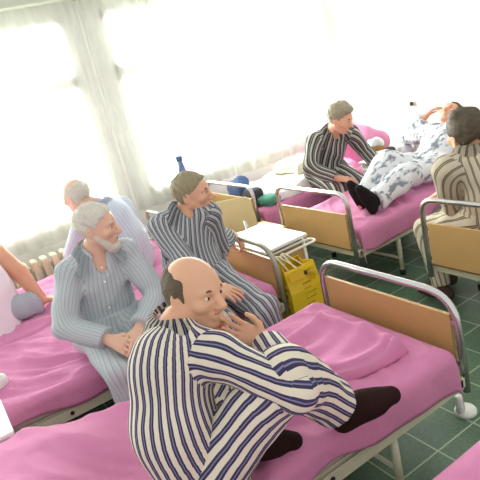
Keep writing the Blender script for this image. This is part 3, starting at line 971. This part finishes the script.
def sheet(label, xf, y0, y1, L, dr, seed, material='pink', wr=.006, drop0=.10, drop1=.10, foot=.08, dents=(), humps=(), group='pink bed sheets', name='bed_sheet', crease=None, s0=.0, cat='sheet'):
    """one fitted cloth: top with wrinkles, both sides and the foot end hanging down"""
    W = y1 - y0
    n_s, n_t = int(L * 62), 66
    bm = bmesh.new(); vs = []
    Ltot = foot + L
    for i in range(n_s + 1):
        a = -foot + Ltot * i / n_s
        row = []
        for j in range(n_t + 1):
            b_ = -drop0 + (drop0 + W + drop1) * j / n_t
            s = max(a, 0); y = y0 + min(max(b_, 0), W)
            z = BED_Z; x = xf + dr * (s + s0)
            R_ = .03
            ov0, ov1, ovf = max(-b_, 0), max(b_ - W, 0), max(-a, 0)
            e = min(b_, W - b_, 1)
            if 0 <= e < R_: z -= R_ * (1 - math.sqrt(max(1 - (1 - e / R_) ** 2, 0))) * .8
            if 0 <= a < R_: z -= R_ * (1 - math.sqrt(max(1 - (1 - a / R_) ** 2, 0))) * .6
            ov = max(ov0, ov1)
            if ov > 0:
                k = 1 + .30 * math.sin(s * 5 + seed) * (1 if ov0 else .6) + .12 * math.sin(s * 13 + seed * 2)
                z -= .025 + ov * k
                y += (-1 if ov0 else 1) * (.006 + .010 * (ov / .1) * (.5 + .5 * math.sin(s * 21 + seed * 3)))
            if ovf > 0:
                z -= .02 + ovf; x -= dr * .004
            if ov == 0 and ovf == 0:
                q = min(max(e, 0) / .06, 1) * min(a / .06, 1)
                z += wr * noise2(s * 3.2, b_ * 5.5, seed) * q * 1.3
                # drawn creases running across
                cr = math.sin(s * 26 + 5 * math.sin(b_ * 3.1 + seed) + 2 * math.sin(b_ * 7 + s * 2)) * .5 + .5
                z += wr * 1.3 * cr ** 6 * (0.5 + .5 * math.sin(s * 2.3 + b_ * 4 + seed)) * q
                if crease:
                    ca, cf, cm = crease
                    ph_ = cf * (math.cos(ca) * b_ - math.sin(ca) * s) + 1.6 * math.sin(s * 4.1 + seed) + 1.1 * math.sin(b_ * 6.3 + s * 2.7 + seed) 
                    z += cm * ((.5 + .5 * math.sin(ph_)) ** 4 + .6 * (.5 + .5 * math.sin(ph_ * 2.3 + 2 * math.sin(s * 5 + b_ * 3))) ** 6) * (.45 + .55 * math.sin(s * 3.3 - b_ * 4.2 + seed * 2) ** 2) * q
                for (ds, dt, rr, amp) in dents:
                    d2 = ((s - ds) ** 2 + (b_ - dt) ** 2) / rr ** 2
                    z -= amp * math.exp(-d2)
                    th_ = math.atan2(b_ - dt, s - ds)
                    z += .010 * math.exp(-(d2 ** .5 - 1.25) ** 2 * 4) * math.sin(th_ * 11 + seed) * q
                for (hs, ht, rs, rt, amp) in humps:
                    z += amp / (1 + (((s - hs) / rs) ** 2 + ((b_ - ht) / rt) ** 2) ** 2) * min(max(e, 0) / .05, 1)
            row.append(bm.verts.new((x, y, z)))
        vs.append(row)
    for i in range(n_s):
        for j in range(n_t):
            bm.faces.new((vs[i][j], vs[i + 1][j], vs[i + 1][j + 1], vs[i][j + 1]))
    bmesh.ops.recalc_face_normals(bm, faces=bm.faces[:])
    up_ = sum(f.normal.z for f in bm.faces)
    if up_ < 0: bmesh.ops.reverse_faces(bm, faces=bm.faces[:])
    r_ = bmesh.ops.solidify(bm, geom=bm.faces[:], thickness=.004)
    o = obj(name, bm, material, None, True, at=V(xf + dr * L / 2, (y0 + y1) / 2, BED_Z))
    return tag(o, label, cat, group)

AX = 1.59
def turn(o, px, py, deg):
    a = math.radians(deg); dx, dy = o.location.x - px, o.location.y - py
    o.location.x = px + dx * math.cos(a) - dy * math.sin(a); o.location.y = py + dx * math.sin(a) + dy * math.cos(a)
    o.rotation_euler.z += a
bed('bed in front, under the bald man in navy and cream stripes', AX, 1.365, 2.235, 2.0, -1, 'chrome', .72, .16)
bB = bed('bed of the bearded man, its grey tube end gripped by his neighbour', AX, 2.68, 3.52, 2.0, -1, 'greytube', .705, .17)
bed('bed nearest the radiator on the left, pushed against the next pink bed', AX, 3.54, 4.60, 2.0, -1, 'greytube', .735, .08)
bed('bed at the bottom right corner of the photo, showing only a corner of pink sheet', AX, .14, 1.0, 2.0, -1, 'chrome', .715, .10)
CX = 2.40
bed('bed in the far row carrying the man lying down', CX, 2.80, 3.64, 1.9, 1, 'chrome', .775, .10)
bed('bed at the right edge, under the man seen from behind', CX + .06, 1.40, 2.24, 1.9, 1, 'chrome', .775, .10)
bed('far bed by the curtains, with white bedding and a dark haired man on its edge', CX + .02, 4.02, 4.88, 1.75, 1, 'chrome', .735, .10)

sheet('pink sheet on the front bed, under the bald man', AX - .03, 1.365, 2.235, 1.96, -1, 1.0, drop0=.115, drop1=.12, dents=((1.18, .18, .30, .035), (.9, .3, .2, .012)), humps=((1.66, .60, .34, .40, .15),), wr=.009, crease=(.9, 26, .016))
sB = sheet('pink sheet on the bed of the bearded man', AX - .03, 2.68, 3.52, 1.96, -1, 2.3, drop0=.085, drop1=.06, dents=((.98, .18, .26, .03), (.42, .12, .24, .03)), wr=.010, crease=(.60, 30, .026))
for o in (bB, sB): turn(o, 0.0, 2.67, -1.5)
sheet('pink sheet on the bed by the radiator, under the man in a white vest', AX - .03, 3.54, 4.60, 1.96, -1, 3.7, drop0=.06, drop1=.1, dents=((1.5, .42, .26, .025), (.55, .35, .26, .025)), wr=.012, crease=(.5, 26, .02))
sheet('pink sheet corner at the bottom right of the photo', AX - .30, .14, 1.0, 1.6, -1, 5.1, drop0=.1, drop1=.13, wr=.016)
sheet('pink sheet under the man lying down', CX + .03, 2.80, 3.64, 1.86, 1, 6.4, drop0=.12, drop1=.05, wr=.014, crease=(.8, 24, .016))
sheet('pink sheet under the man seen from behind', CX + .09, 1.40, 2.24, 1.86, 1, 7.7, drop0=.08, drop1=.02, foot=.02, wr=.01, dents=((.25, .62, .26, .025),))
sheet('pink sheet hanging at the end of the far bed by the curtains', CX + .05, 4.02, 4.88, 1.70, 1, 8.2, drop0=.20, drop1=.06, foot=.10, wr=.012)
# ------------------------------------------------------------------ furniture and small things
def pillow(name, label, cat, c, size, rotz, material, seed, tilt=0.0, group=None, amp=.010):
    bl = Blob()
    a = math.radians(rotz)
    ex = V(math.cos(a), math.sin(a), 0); ey = V(-math.sin(a), math.cos(a), 0); ez = V(0, 0, 1)
    if tilt:
        t = math.radians(tilt)
        ex, ez = ex * math.cos(t) + ez * math.sin(t), ez * math.cos(t) - ex * math.sin(t)
    sx, sy, sz = size
    def f(p, c=c):
        q = [(p[0] - c[0]) * e.x + (p[1] - c[1]) * e.y + (p[2] - c[2]) * e.z for e in (ex, ey, ez)]
        u, v, w = np.abs(q[0]) / sx, np.abs(q[1]) / sy, np.abs(q[2]) / sz
        return ((u ** 4 + v ** 4 + w ** 2.2) ** .25 - 1) * sz * .9
    m = max(size) * 1.25
    bl.items.append(('e', Vector(c), [ex, ey, ez], (m, m, m), .001, '+'))
    bl.fn(f, [x - m * 1.3 for x in c], [x + m * 1.3 for x in c], .004)
    co, q = bl.mesh(min(.014, sz * .16), noise=folds(seed, amp, .9))
    o = np_obj(name, co, q, material, at=tuple(c), relax=2)
    return tag(o, label, cat, group)

def cabinet(label, x0, x1, y0, y1, ztop, rail=True, item='bedside_cabinet', side_mat='ply'):
    """bedside cabinet: white top, tan sides, white tube rail along one side"""
    g = thing(item, label, 'cabinet', V((x0 + x1) / 2, (y0 + y1) / 2, 0), 'white topped bedside cabinets')
    obj('top', B((x0, y0, ztop - .022), (x1, y1, ztop), .006), 'white_top', g)
    b = obj('body', B((x0 + .02, y0 + .03, .12), (x1 - .02, y1 - .02, ztop - .055), .004), side_mat, g)
    obj('drawer', B((x0 + .004, y0 + .05, ztop - .19), (x0 + .021, y1 - .04, ztop - .07), .004), side_mat, g)
    dr = obj('door', B((x0 + .004, y0 + .05, .15), (x0 + .021, y1 - .04, ztop - .205), .004), side_mat, g)
    obj('handle', T([(x0 - .004, y0 + .12, ztop - .32), (x0 - .004, y0 + .12, ztop - .24)], .007), 'chrome', dr, True)
    obj('top_frame', T(arc_path([(x0 + .02, y0 + .015, ztop - .045), (x1 - .02, y0 + .015, ztop - .045), (x1 - .02, y1 - .02, ztop - .045), (x0 + .02, y1 - .02, ztop - .045), (x0 + .02, y0 + .02, ztop - .045)], .02), .009, 8), 'white_paint', g, True)
    for x in (x0 + .03, x1 - .03):
        for y in (y0 + .02, y1 - .03):
            lg = obj('leg', T([(x, y, .045), (x, y, ztop - .045)], .011, 10), 'white_paint', g, True)
            obj('castor', T([(x - .011, y, .025), (x + .011, y, .025)], .025, 14), 'rubber', lg, True)
    yr = y0 - .045
    zr = ztop - .055
    if rail: obj('towel_rail', T(arc_path([(x0 + .02, y0 + .02, zr), (x0 + .02, yr, zr), (x1 + .03, yr, zr), (x1 + .03, y0 + .02, zr), (x1 - .02, y0 + .03, zr)], .035), .008, 10), 'white_paint', g, True)
    return g

cab = cabinet('white topped bedside cabinet with a yellow bag hanging at its side', 1.665, 2.02, 2.84, 3.38, .625)
cabinet('white topped bedside cabinet behind the end of the bed by the radiator', 1.70, 2.05, 4.02, 4.52, .665)
cabinet('white bedside cabinet cut off at the left edge, between two pink beds', -.42, -.012, 2.24, 2.58, .62, side_mat='white_paint', rail=False)
cabinet('small white bedside cabinet with bags on it, beside the lying man', 3.58, 3.92, 3.72, 3.98, .60, side_mat='white_paint', rail=False)

# yellow paper carrier bag on the rail
yb = thing('carrier_bag', 'yellow glossy paper carrier bag hanging from the white cabinet rail', 'bag', V(1.75, 2.67, .19))
X0, X1, Y0, Y1, Z0, Z1 = 1.635, 1.865, 2.585, 2.795, .19, .545
bm = bmesh.new()
def ring(z, ins, gus, sk=0):
    return [bm.verts.new(p) for p in ((X0 - ins, Y0 + sk, z), ((X0 + X1) / 2, Y0 - .012 + sk, z), (X1 + ins, Y0 + sk, z), (X1 + ins - gus, (Y0 + Y1) / 2, z), (X1 + ins, Y1 - sk, z), ((X0 + X1) / 2, Y1 + .006 - sk, z), (X0 - ins, Y1 - sk, z), (X0 - ins + gus, (Y0 + Y1) / 2, z))]
rings = [ring(Z0, 0, 0), ring(.28, .004, .010), ring(.40, .002, .022), ring(Z1, -.002, .040, .030)]
for a_, b_ in zip(rings, rings[1:]):
    for k in range(8): bm.faces.new((a_[k], a_[(k + 1) % 8], b_[(k + 1) % 8], b_[k]))
bm.faces.new(rings[0][::-1])
bmesh.ops.recalc_face_normals(bm, faces=bm.faces[:])
bmesh.ops.solidify(bm, geom=bm.faces[:], thickness=.003)
obj('bag_body', bm, 'yellow', yb)
bm = bmesh.new()
f1 = [bm.verts.new(p) for p in ((X0 + .02, Y0 + .03, Z1 - .01), (X0 + .12, Y0 + .025, Z1 - .005), (X0 + .11, Y0 - .028, Z1 - .055), (X0 + .005, Y0 - .022, Z1 - .06))]
bm.faces.new(f1); bmesh.ops.solidify(bm, geom=bm.faces[:], thickness=.003)
obj('flap', bm, 'yellow', yb, label='folded down flap of the bag')
bm = bmesh.new()
f1 = [bm.verts.new(p) for p in ((X0 + .13, Y0 - .006, Z1 - .03), (X0 + .20, Y0 - .004, Z1 - .02), (X0 + .19, Y0 - .035, Z1 - .07), (X0 + .165, Y0 - .030, Z1 - .10))]
bm.faces.new(f1); bmesh.ops.solidify(bm, geom=bm.faces[:], thickness=.004)
obj('torn_tab', bm, 'yellow', yb)
obj('hand_slot', B((X0 + .12, Y0 - .010, Z1 - .055), (X0 + .19, Y0 - .002, Z1 - .030), .003), 'inkdark', yb)
for k, dx in enumerate((.08, .13)):
    for yy in (Y0 + .03, Y1 - .03):
        obj('handle', T(arc_path([(X0 + dx - .03, yy, Z1 - .03), (X0 + dx - .005, 2.785 if yy < 2.65 else 2.80, .583), (X0 + dx + .012, 2.785 if yy < 2.65 else 2.80, .583), (X0 + dx + .04, yy, Z1 - .03)], .02), .005, 6), 'string', yb, True)
rr = random.Random(3)
for k in range(7):   # faint lines of small print on the long side, and specks on the gusset
    z = .44 - k * .034; w_ = rr.uniform(.05, .09)
    bm = bmesh.new(); x = X0 + .09 + rr.uniform(-.01, .01); xe = x + w_
    while x < xe:
        l_ = rr.uniform(.006, .018)
        box(bm, (x, Y0 - .0145, z), (x + l_, Y0 - .0085, z + .006)); x += l_ + .005
    obj('print_line', bm, 'ink', yb)
for k in range(5):
    z = .44 - k * .05
    obj('print_line', B((X0 - .004, Y0 + .03 + .01 * (k % 2), z), (X0 + .008, Y0 + .05 + .012 * (k % 3), z + .012)), 'ink', yb)

# plywood chair between the cabinets
ch = thing('plywood_chair', 'pale plywood chair with a rounded back, behind the white topped cabinet', 'chair', V(2.06, 3.72, 0))
bl = Blob(); c0 = V(2.02, 3.78, .635); ny = V(.72, -.69, 0).normalized(); nx = V(-.69, -.72, .22).normalized(); nz = nx.cross(ny)
def fback(p):
    q = [(p[0] - c0.x) * e.x + (p[1] - c0.y) * e.y + (p[2] - c0.z) * e.z for e in (nx, ny, nz)]
    hw = .185 - .10 * np.clip(q[2] + .1, 0, .3) * 1.2
    a = np.maximum(np.abs(q[1]) - hw + .05, 0); b_ = np.maximum(np.abs(q[2]) - .135 + .05, 0)
    d2 = np.sqrt(a * a + b_ * b_) - .05
    w = np.abs(q[0] + .35 * q[1] ** 2) - .009
    return np.maximum(d2, w)
bl.items.append(('e', c0, [nx, ny, nz], (.26, .26, .26), .001, '+')); bl.fn(fback, c0 - V(.3, .3, .3), c0 + V(.3, .3, .3), .004)
co, q = bl.mesh(.007); np_obj('backrest', co, q, 'chairply', ch)
obj('seat', B((2.03, 3.56, .43), (2.36, 3.92, .455), .012, 3), 'chairply', ch, True)
for x in (2.05, 2.34):
    for y in (3.59, 3.89):
        zt = .62 if x < 2.1 else .43
        obj('leg', T([(x - .01, y, 0), (x if zt < .5 else x - .045, y, zt)], .011, 10), 'chrome', ch, True)

# folded duvet at the foot of the front bed
def duvet(label, pts_fn, nx_, ny_, top_fn, material, loc):
    bm = bmesh.new(); top = []; bot = []
    for i in range(nx_ + 1):
        ra, rb = [], []
        for j in range(ny_ + 1):
            u_, v_ = i / nx_, j / ny_
            x, y, zb = pts_fn(u_, v_)
            e = min(u_, 1 - u_, v_, 1 - v_)
            z = zb + top_fn(u_, v_) * (1 - max(0, 1 - e / .10) ** 2.6) ** .55 if e > 0 else zb + .012
            ra.append(bm.verts.new((x, y, z))); rb.append(bm.verts.new((x, y, zb)))
        top.append(ra); bot.append(rb)
    for i in range(nx_):
        for j in range(ny_):
            bm.faces.new((top[i][j], top[i + 1][j], top[i + 1][j + 1], top[i][j + 1]))
            bm.faces.new((bot[i][j + 1], bot[i + 1][j + 1], bot[i + 1][j], bot[i][j]))
    for i in range(nx_):
        bm.faces.new((bot[i][0], bot[i + 1][0], top[i + 1][0], top[i][0])); bm.faces.new((top[i][ny_], top[i + 1][ny_], bot[i + 1][ny_], bot[i][ny_]))
    for j in range(ny_):
        bm.faces.new((top[0][j], top[0][j + 1], bot[0][j + 1], bot[0][j])); bm.faces.new((bot[nx_][j], bot[nx_][j + 1], top[nx_][j + 1], top[nx_][j]))
    bmesh.ops.recalc_face_normals(bm, faces=bm.faces[:])
    o = obj('blanket', bm, material, None, True, at=loc)
    return tag(o, label, 'blanket')
def dv(u_, v_):
    # u along the bed towards the footboard, v across towards the window
    x = .80 + u_ * (.64 - .03 * v_) + .02 * math.sin(v_ * 5); y = 1.50 + .09 * (1 - u_) + v_ * (.46 - .02 * (1 - u_)) + .02 * math.sin(u_ * 6)
    return x, y, BED_Z + .004
def dt(u_, v_):
    z = .040 + .045 * u_ + .012 * math.sin(u_ * 5 + v_ * 3)
    z += .012 * math.sin(u_ * 9 + v_ * 15 + 2 * math.sin(u_ * 4)) * (1 - u_ * .5) + .008 * math.sin(v_ * 22 - u_ * 8)
    z += .02 * math.exp(-((u_ - .93) / .06) ** 2)
    z -= .030 * math.exp(-((v_ - .10 - .06 * math.sin(u_ * 7)) / .035) ** 2)
    return z
duvet('thick folded pink blanket at the foot of the front bed', dv, 60, 60, dt, 'pink', V(1.1, 1.85, BED_Z))

# bedding heaped on the far bed by the curtains
def heap(seed, x0, x1, y0, y1, h):
    def p(u_, v_): return x0 + u_ * (x1 - x0) + .02 * math.sin(v_ * 9 + seed), y0 + v_ * (y1 - y0) + .02 * math.sin(u_ * 11 + seed), BED_Z + .004
    def t(u_, v_): return h * (.75 + .25 * noise2(u_ * 3, v_ * 4, seed)) + .012 * noise2(u_ * 9, v_ * 11, seed)
    return p, t
p_, t_ = heap(2.0, 2.62, 3.62, 4.08, 4.84, .13)
duvet('white crumpled blanket on the far bed by the curtains', p_, 44, 40, t_, 'linen', V(3.1, 4.46, BED_Z))
p_, t_ = heap(5.0, 3.10, 3.55, 4.30, 4.78, .10)
bl2 = duvet('beige patterned blanket lying on the white bedding of the far bed', p_, 30, 30, t_, 'beige', V(3.3, 4.5, BED_Z)); bl2.location.z += .11
pillow('pillow', 'bright pink pillow at the head of the far bed behind the dark haired man', 'pillow', (3.90, 4.22, .70), (.15, .22, .17), 15, 'pink', 4, 40, amp=.026)
pillow('pillow', 'white pillow under the head of the lying man', 'pillow', (4.06, 3.30, .63), (.22, .30, .11), 0, 'linen', 6, 28)
o = pillow('cloth_bundle', 'blue bundle behind the end board of the far bed by the curtains', 'bundle', (2.53, 4.50, .62), (.075, .10, .11), 10, 'blue', 8)
pillow('cloth_bundle', 'dark grey bundle beside the blue bundle on the far bed', 'bundle', (2.53, 4.27, .585), (.07, .11, .08), 0, 'darkbag', 9)
pillow('folded_towel', 'teal folded cloth at the near edge of the far bed', 'towel', (2.60, 4.12, .545), (.10, .10, .045), 20, 'teal', 10, amp=.004)
pillow('rolled_towel', 'pale rolled towel on the pink bed at the left edge of the photo', 'towel', (-.045, 2.93, .545), (.09, .055, .045), 25, 'white_paint', 11, amp=.003)
pillow('cushion', 'grey cloth cushion behind the man in the white vest', 'cushion', (.30, 3.86, .575), (.12, .11, .08), 20, 'denim', 12)
pillow('folded_towel', 'cream folded cloth on the cabinet behind the seated men', 'towel', (1.86, 4.14, .70), (.07, .09, .035), 10, 'beige', 13, amp=.004)

# blue plastic jug on the cabinet by the window
bt = thing('plastic_jug', 'blue plastic jug just above the head of the man gripping the tube', 'jug', V(1.93, 4.30, .665))
obj('jug_body', lathe([(.0, 0), (.062, .002), (.066, .03), (.060, .22), (.042, .33), (.026, .40), (.024, .44), (.0, .44)], (1.93, 4.30, .666), 24), 'glasspale', bt, True)
obj('cap', lathe([(.0, 0), (.028, 0), (.028, .03), (.022, .036), (0, .036)], (1.93, 4.30, 1.104), 18), 'blue', bt, True)
obj('handle', T(arc_path([(1.885, 4.25, .98), (1.85, 4.215, .98), (1.855, 4.21, .82), (1.885, 4.248, .80)], .04), .011, 10), 'glasspale', bt, True)

# things on the small cabinet by the lying man
bg = thing('paper_bag', 'brown paper bag with a white crumpled top on the small white cabinet', 'bag', V(3.72, 3.86, .60))
bl = Blob(); bl.ell((3.74, 3.88, .665), (V(1, 0, 0), V(0, 1, 0), V(0, 0, 1)), (.085, .09, .075), .02)
co, q = bl.mesh(.009, noise=folds(21, .006, 2)); np_obj('bag_body', co, q, 'brown', bg)
bl = Blob(); bl.ell((3.75, 3.89, .735), (V(1, 0, 0), V(0, 1, 0), V(0, 0, 1)), (.07, .075, .06), .02)
co, q = bl.mesh(.009, noise=folds(22, .008, 2)); np_obj('crumpled_top', co, q, 'plastic', bg)
pillow('plastic_bag', 'small dark bag beside the brown paper bag', 'bag', (3.80, 3.77, .645), (.06, .045, .045), 0, 'bagdark', 23, amp=.005)
cp = thing('mug', 'white mug with a handle on the small white cabinet', 'mug', V(3.66, 3.76, .60))
obj('cup', lathe([(0, 0), (.032, 0), (.038, .03), (.038, .085), (.034, .085), (.033, .01), (0, .008)], (3.66, 3.76, .601), 20), 'white_plastic', cp, True)
obj('handle', T(arc_path([(3.655, 3.724, .625), (3.65, 3.690, .63), (3.65, 3.690, .67), (3.655, 3.724, .672)], .02), .006, 8), 'white_plastic', cp, True)
pillow('plastic_bag', 'clear white plastic bag behind the dark bag, near the lying man', 'bag', (3.88, 3.66, .60), (.06, .07, .10), 0, 'plastic', 25, amp=.010)
pillow('snack_packet', 'small yellow packet behind the hand of the lying man', 'packet', (4.10, 3.68, .70), (.05, .045, .07), 0, 'yellow', 26, amp=.004)
# wall sockets and a plugged cord on the back wall
for (y, z, lab) in ((4.09, .935, 'upper dark wall socket with a cord hanging from it'), (4.02, .80, 'lower small dark wall socket on the back wall')):
    s_ = thing('wall_socket', lab, 'socket', V(WALL_X, y, z))
    obj('plate', B((WALL_X - .012, y - .035, z - .035), (WALL_X, y + .035, z + .035), .008, 3), 'white_plastic', s_, True)
    obj('plug', lathe([(0, -.018), (.02, -.018), (.022, 0), (.014, .02), (0, .022)], (WALL_X - .025, y, z), 14), 'bagdark', s_, True)
cd = obj('power_cord', T(arc_path([(WALL_X - .03, 4.10, .92), (WALL_X - .03, 4.17, .85), (WALL_X - .04, 4.18, .72), (WALL_X - .04, 4.10, .60), (WALL_X - .04, 4.13, .45)], .05), .004, 6), 'plastic', None, True, at=V(WALL_X - .03, 4.1, .9))
tag(cd, 'thin pale power cord hanging from the upper wall socket', 'cord')
# white foot stand beside the corner of the front bed
fs = thing('floor_stand', 'round white stand foot on the tiles at the corner of the front bed', 'stand', V(1.765, 1.525, 0))
obj('base', lathe([(0, 0), (.052, 0), (.052, .012), (.046, .022), (.02, .028), (0, .028)], (1.765, 1.525, 0), 26), 'white_plastic', fs, True)
obj('stem', lathe([(0, .025), (.020, .025), (.018, .06), (.020, .10), (.016, .11), (0, .11)], (1.735, 1.528, 0), 18), 'white_plastic', fs, True)
# paper held by the man at the bed end
pp = obj('paper_sheet', B((1.40, 2.83, .60), (1.402, 2.90, .72)), 'white_top', None, at=V(1.40, 2.86, .60))
tag(pp, 'small white paper sticking up beside the man gripping the bed tube', 'paper')
# ------------------------------------------------------------------ the eight men
person('bald man in navy and cream striped pyjamas, hunched on the front bed, chin on hand',
    dict(hip=(.47, 1.49, .61), neck=(.54, 1.575, 1.035), bend=(-.075, -.02, .02), fwd=(.93, -.36, 0), right=(-.36, -.93, 0), smile=1.0, head=(.640, 1.59, 1.118), face=(.36, -.92, -.10), headup=(.10, .02, 1), shRo=(.075, .0, -.01), shLo=(.03, 0, .0),
         ua=.245, wrR=(.78, 1.45, .90), peR=(.35, -1, -.45), hdR=(-.50, .50, .45), hnR=(-.6, .3, .6), curlR=.45,
         wrL=(.72, 1.66, .90), peL=(.3, .7, -.7), hdL=(-.1, -.6, .35), hnL=(-.7, 0, .5), curlL=.45,
         anR=(.965, 1.335, .585), pkR=(0, -.35, 1), toeR=(.86, -.36, .22), soleR=(.2, .05, -1),
         anL=(.63, 1.49, .575), pkL=(.25, .9, .2), toeL=(.85, -.45, .0), soleL=(-.1, -.1, -1), shf=.04, cuffloose=.028, kneeloose=.01, tcuff=.74, basez=.5),
    'skin', 'st_front', 'st_front', ('bald', 'hair_brown'), (1.02, .006, 1.15), res=.0085, stripes=(32, 14, 17), socks='sock', seed=3, fat=1.10, loose=.030, shirt_hem=.10)
person('old man with white beard in pale grey blue pyjamas sitting on the bed edge',
    dict(hip=(.62, 2.87, .61), neck=(.665, 2.81, 1.04), bend=(0, .03, 0), fwd=(-.10, -1, 0), head=(.70, 2.765, 1.165), face=(.80, -.60, -.12),
         wrR=(.53, 2.56, .66), peR=(-.9, .4, -.4), hdR=(.4, -.85, -.25), hnR=(.5, .1, -.8), wrL=(.68, 2.53, .66), peL=(.9, .3, -.5), hdL=(-.45, -.8, -.3), hnL=(-.5, .1, -.8),
         anR=(.50, 2.40, .10), pkR=(0, -1, .6), toeR=(-.1, -1, 0), anL=(.74, 2.40, .10), pkL=(0, -1, .6), toeL=(.1, -1, 0), brow='hair_white', basez=.5, sw=.15, vdepth=1.0),
    'skin_pale', 'st_beard', 'st_beard', ('short', 'hair_white'), (1.03,), stripes=(44, 22, 26), seed=8, beard='hair_white', buttons=True, fat=1.05, loose=.026)
person('man in grey blue striped pyjamas gripping the curved tube at the bed end',
    dict(hip=(1.20, 2.84, .61), neck=(1.285, 2.92, 1.045), bend=(-.03, .03, 0), fwd=(-.25, -.97, 0), right=(-.92, .38, 0), head=(1.315, 2.875, 1.13), face=(.70, -.70, -.06),
         shLo=(-.08, -.01, 0), wrL=(1.60, 3.10, .745), peL=(.1, .3, -1), hdL=(.30, -.40, -.45), hnL=(-.1, .2, -1), curlL=.75, wrR=(1.13, 2.50, .66), peR=(-.9, .2, -.5), hdR=(.5, -.8, -.2), hnR=(.2, .2, -1),
         anR=(1.12, 2.37, .10), pkR=(0, -1, .6), toeR=(0, -1, 0), anL=(1.36, 2.33, .10), pkL=(.1, -1, .6), toeL=(.2, -1, 0), shf=0, basez=.5),
    'skin', 'st_man3', 'st_man3', ('short', 'hair_grey'), (1.06,), stripes=(36, 17, 19), seed=12, cuff=.82, fat=1.05, loose=.028)
person('old balding man in a pale blue shirt sitting with his back turned near the radiator',
    dict(hip=(1.15, 3.92, .60), neck=(1.07, 3.96, 1.02), bend=(.03, -.06, 0), fwd=(-.3, .95, 0), head=(.955, 4.06, 1.14), face=(-.55, .82, -.15),
         wrR=(1.20, 4.30, .66), peR=(.6, -.3, -.7), hnR=(0, 0, -1), wrL=(.85, 4.28, .66), peL=(-.7, -.2, -.6), hnL=(0, 0, -1),
         anR=(1.20, 4.64, .34), pkR=(0, .6, 1), toeR=(0, 1, .2), anL=(.90, 4.64, .34), pkL=(0, .6, 1), toeL=(0, 1, .2), basez=.5),
    'skin_pale', 'st_man2', 'st_man2', ('bald', 'hair_white'), (1.03,), stripes=(40, 20, 22), seed=15, fat=1.1, shirt_hem=.06, loose=.028)
person('man in a white vest at the left edge, leaning on his bare arm',
    dict(hip=(.14, 3.88, .60), neck=(.15, 3.94, 1.08), fwd=(-.70, .71, 0), head=(.06, 4.02, 1.23), face=(-.85, .5, -.1), open=False, armgirth=1.42,
         wrR=(.465, 3.88, .55), peR=(.7, -.4, .1), hdR=(.95, -.2, -.15), hnR=(0, 0, -1), curlR=.15, wrL=(-.25, 4.10, .68), peL=(-.8, -.2, -.5), hnL=(0, 0, -1),
         anR=(-.20, 4.62, .34), pkR=(0, .6, 1), toeR=(-.5, .8, 0), anL=(-.48, 4.45, .34), pkL=(0, .6, 1), toeL=(-.5, .8, 0), basez=.5),
    'skin_tan', 'tank', 'denim', ('full', 'hair_dark'), (1.0,), seed=18, bare_arm=True, collar=False, shirt_part='vest', trouser_part='trousers', fat=1.34, shirt_hem=.16)
person('grey haired man in dark striped pyjamas on the far bed by the curtains',
    dict(hip=(3.25, 4.08, .60), neck=(3.265, 3.87, .995), bend=(0, .04, 0), fwd=(-.45, -.89, 0), head=(3.245, 3.735, 1.10), face=(.35, -.80, -.42),
         wrR=(3.06, 3.70, .62), peR=(-.8, .1, -.4), hdR=(.5, -.7, -.2), hnR=(.2, .2, -1), wrL=(3.54, 3.67, .575), peL=(.6, .5, -.5), hdL=(.5, -.5, -.4), hnL=(-.3, -.1, -1),
         anR=(3.02, 3.72, .10), pkR=(0, -1, .6), toeR=(-.5, -.8, 0), anL=(3.26, 3.72, .10), pkL=(0, -1, .6), toeL=(-.2, -.9, 0), basez=.5, sw=.165),
    'skin', 'st_man6', 'st_man6', ('full', 'hair_mousy'), (1.05,), stripes=(20, 10, 12), seed=22, under='undershirt', fat=1.08, loose=.028)
person('man in white printed pyjamas and black socks lying back on the far row bed',
    dict(hip=(3.53, 3.10, .60), neck=(3.94, 3.20, .80), fwd=(-.42, -.06, .9), right=(-.1, .99, 0), pelvis_right=(-.1, .99, 0), head=(4.06, 3.25, .90), face=(-.55, -.1, .83), headup=(.8, .1, .55),
         wrR=(3.97, 3.46, .91), peR=(-.2, .9, -.6), hdR=(.4, -.5, .5), hnR=(.4, -.6, -.3), curlR=.5, wrL=(3.76, 2.94, .72), peL=(.1, -.9, -.3), hdL=(-.4, .8, .2), hnL=(0, 0, -1),
         anR=(2.78, 3.10, .59), pkR=(0, .1, 1), toeR=(-.35, .05, 1), soleR=(-.9, 0, -.3), anL=(2.74, 2.95, .58), pkL=(0, -.1, 1), toeL=(-.45, .05, 1), soleL=(-.9, 0, -.3), basez=.5, kneeloose=.02, cuffloose=.025),
    'skin_tan', 'print', 'print', ('short', 'hair_dark'), (1.0,), seed=25, socks='sock_black', foldamp=.007, loose=.03)
person('brown haired man in beige striped pyjamas seen from behind on the right hand bed',
    dict(hip=(2.76, 1.99, .58), neck=(2.715, 2.04, .98), bend=(.0, -.05, 0), fwd=(.40, .91, 0), head=(2.72, 2.09, 1.085), face=(.35, .94, -.1), sw=.195,
         wrR=(2.88, 2.40, .66), peR=(.9, -.2, -.5), hdR=(-.4, .8, -.2), hnR=(0, 0, -1), wrL=(2.86, 2.30, .68), peL=(-.22, -.1, -1), hdL=(.4, .8, -.2), hnL=(0, 0, -1),
         anR=(2.80, 2.42, .10), pkR=(.1, 1, .6), toeR=(.2, 1, 0), anL=(2.60, 2.30, .10), pkL=(.12, 1, .6), toeL=(-.1, 1, 0), basez=.5, tcuff=.97),
    'skin', 'st_man8', 'st_man8', ('full', 'hair_dark'), (1.14,), stripes=(23, 11, 12), seed=28, socks='slipper', cuff=.9, fat=1.18, loose=.03)
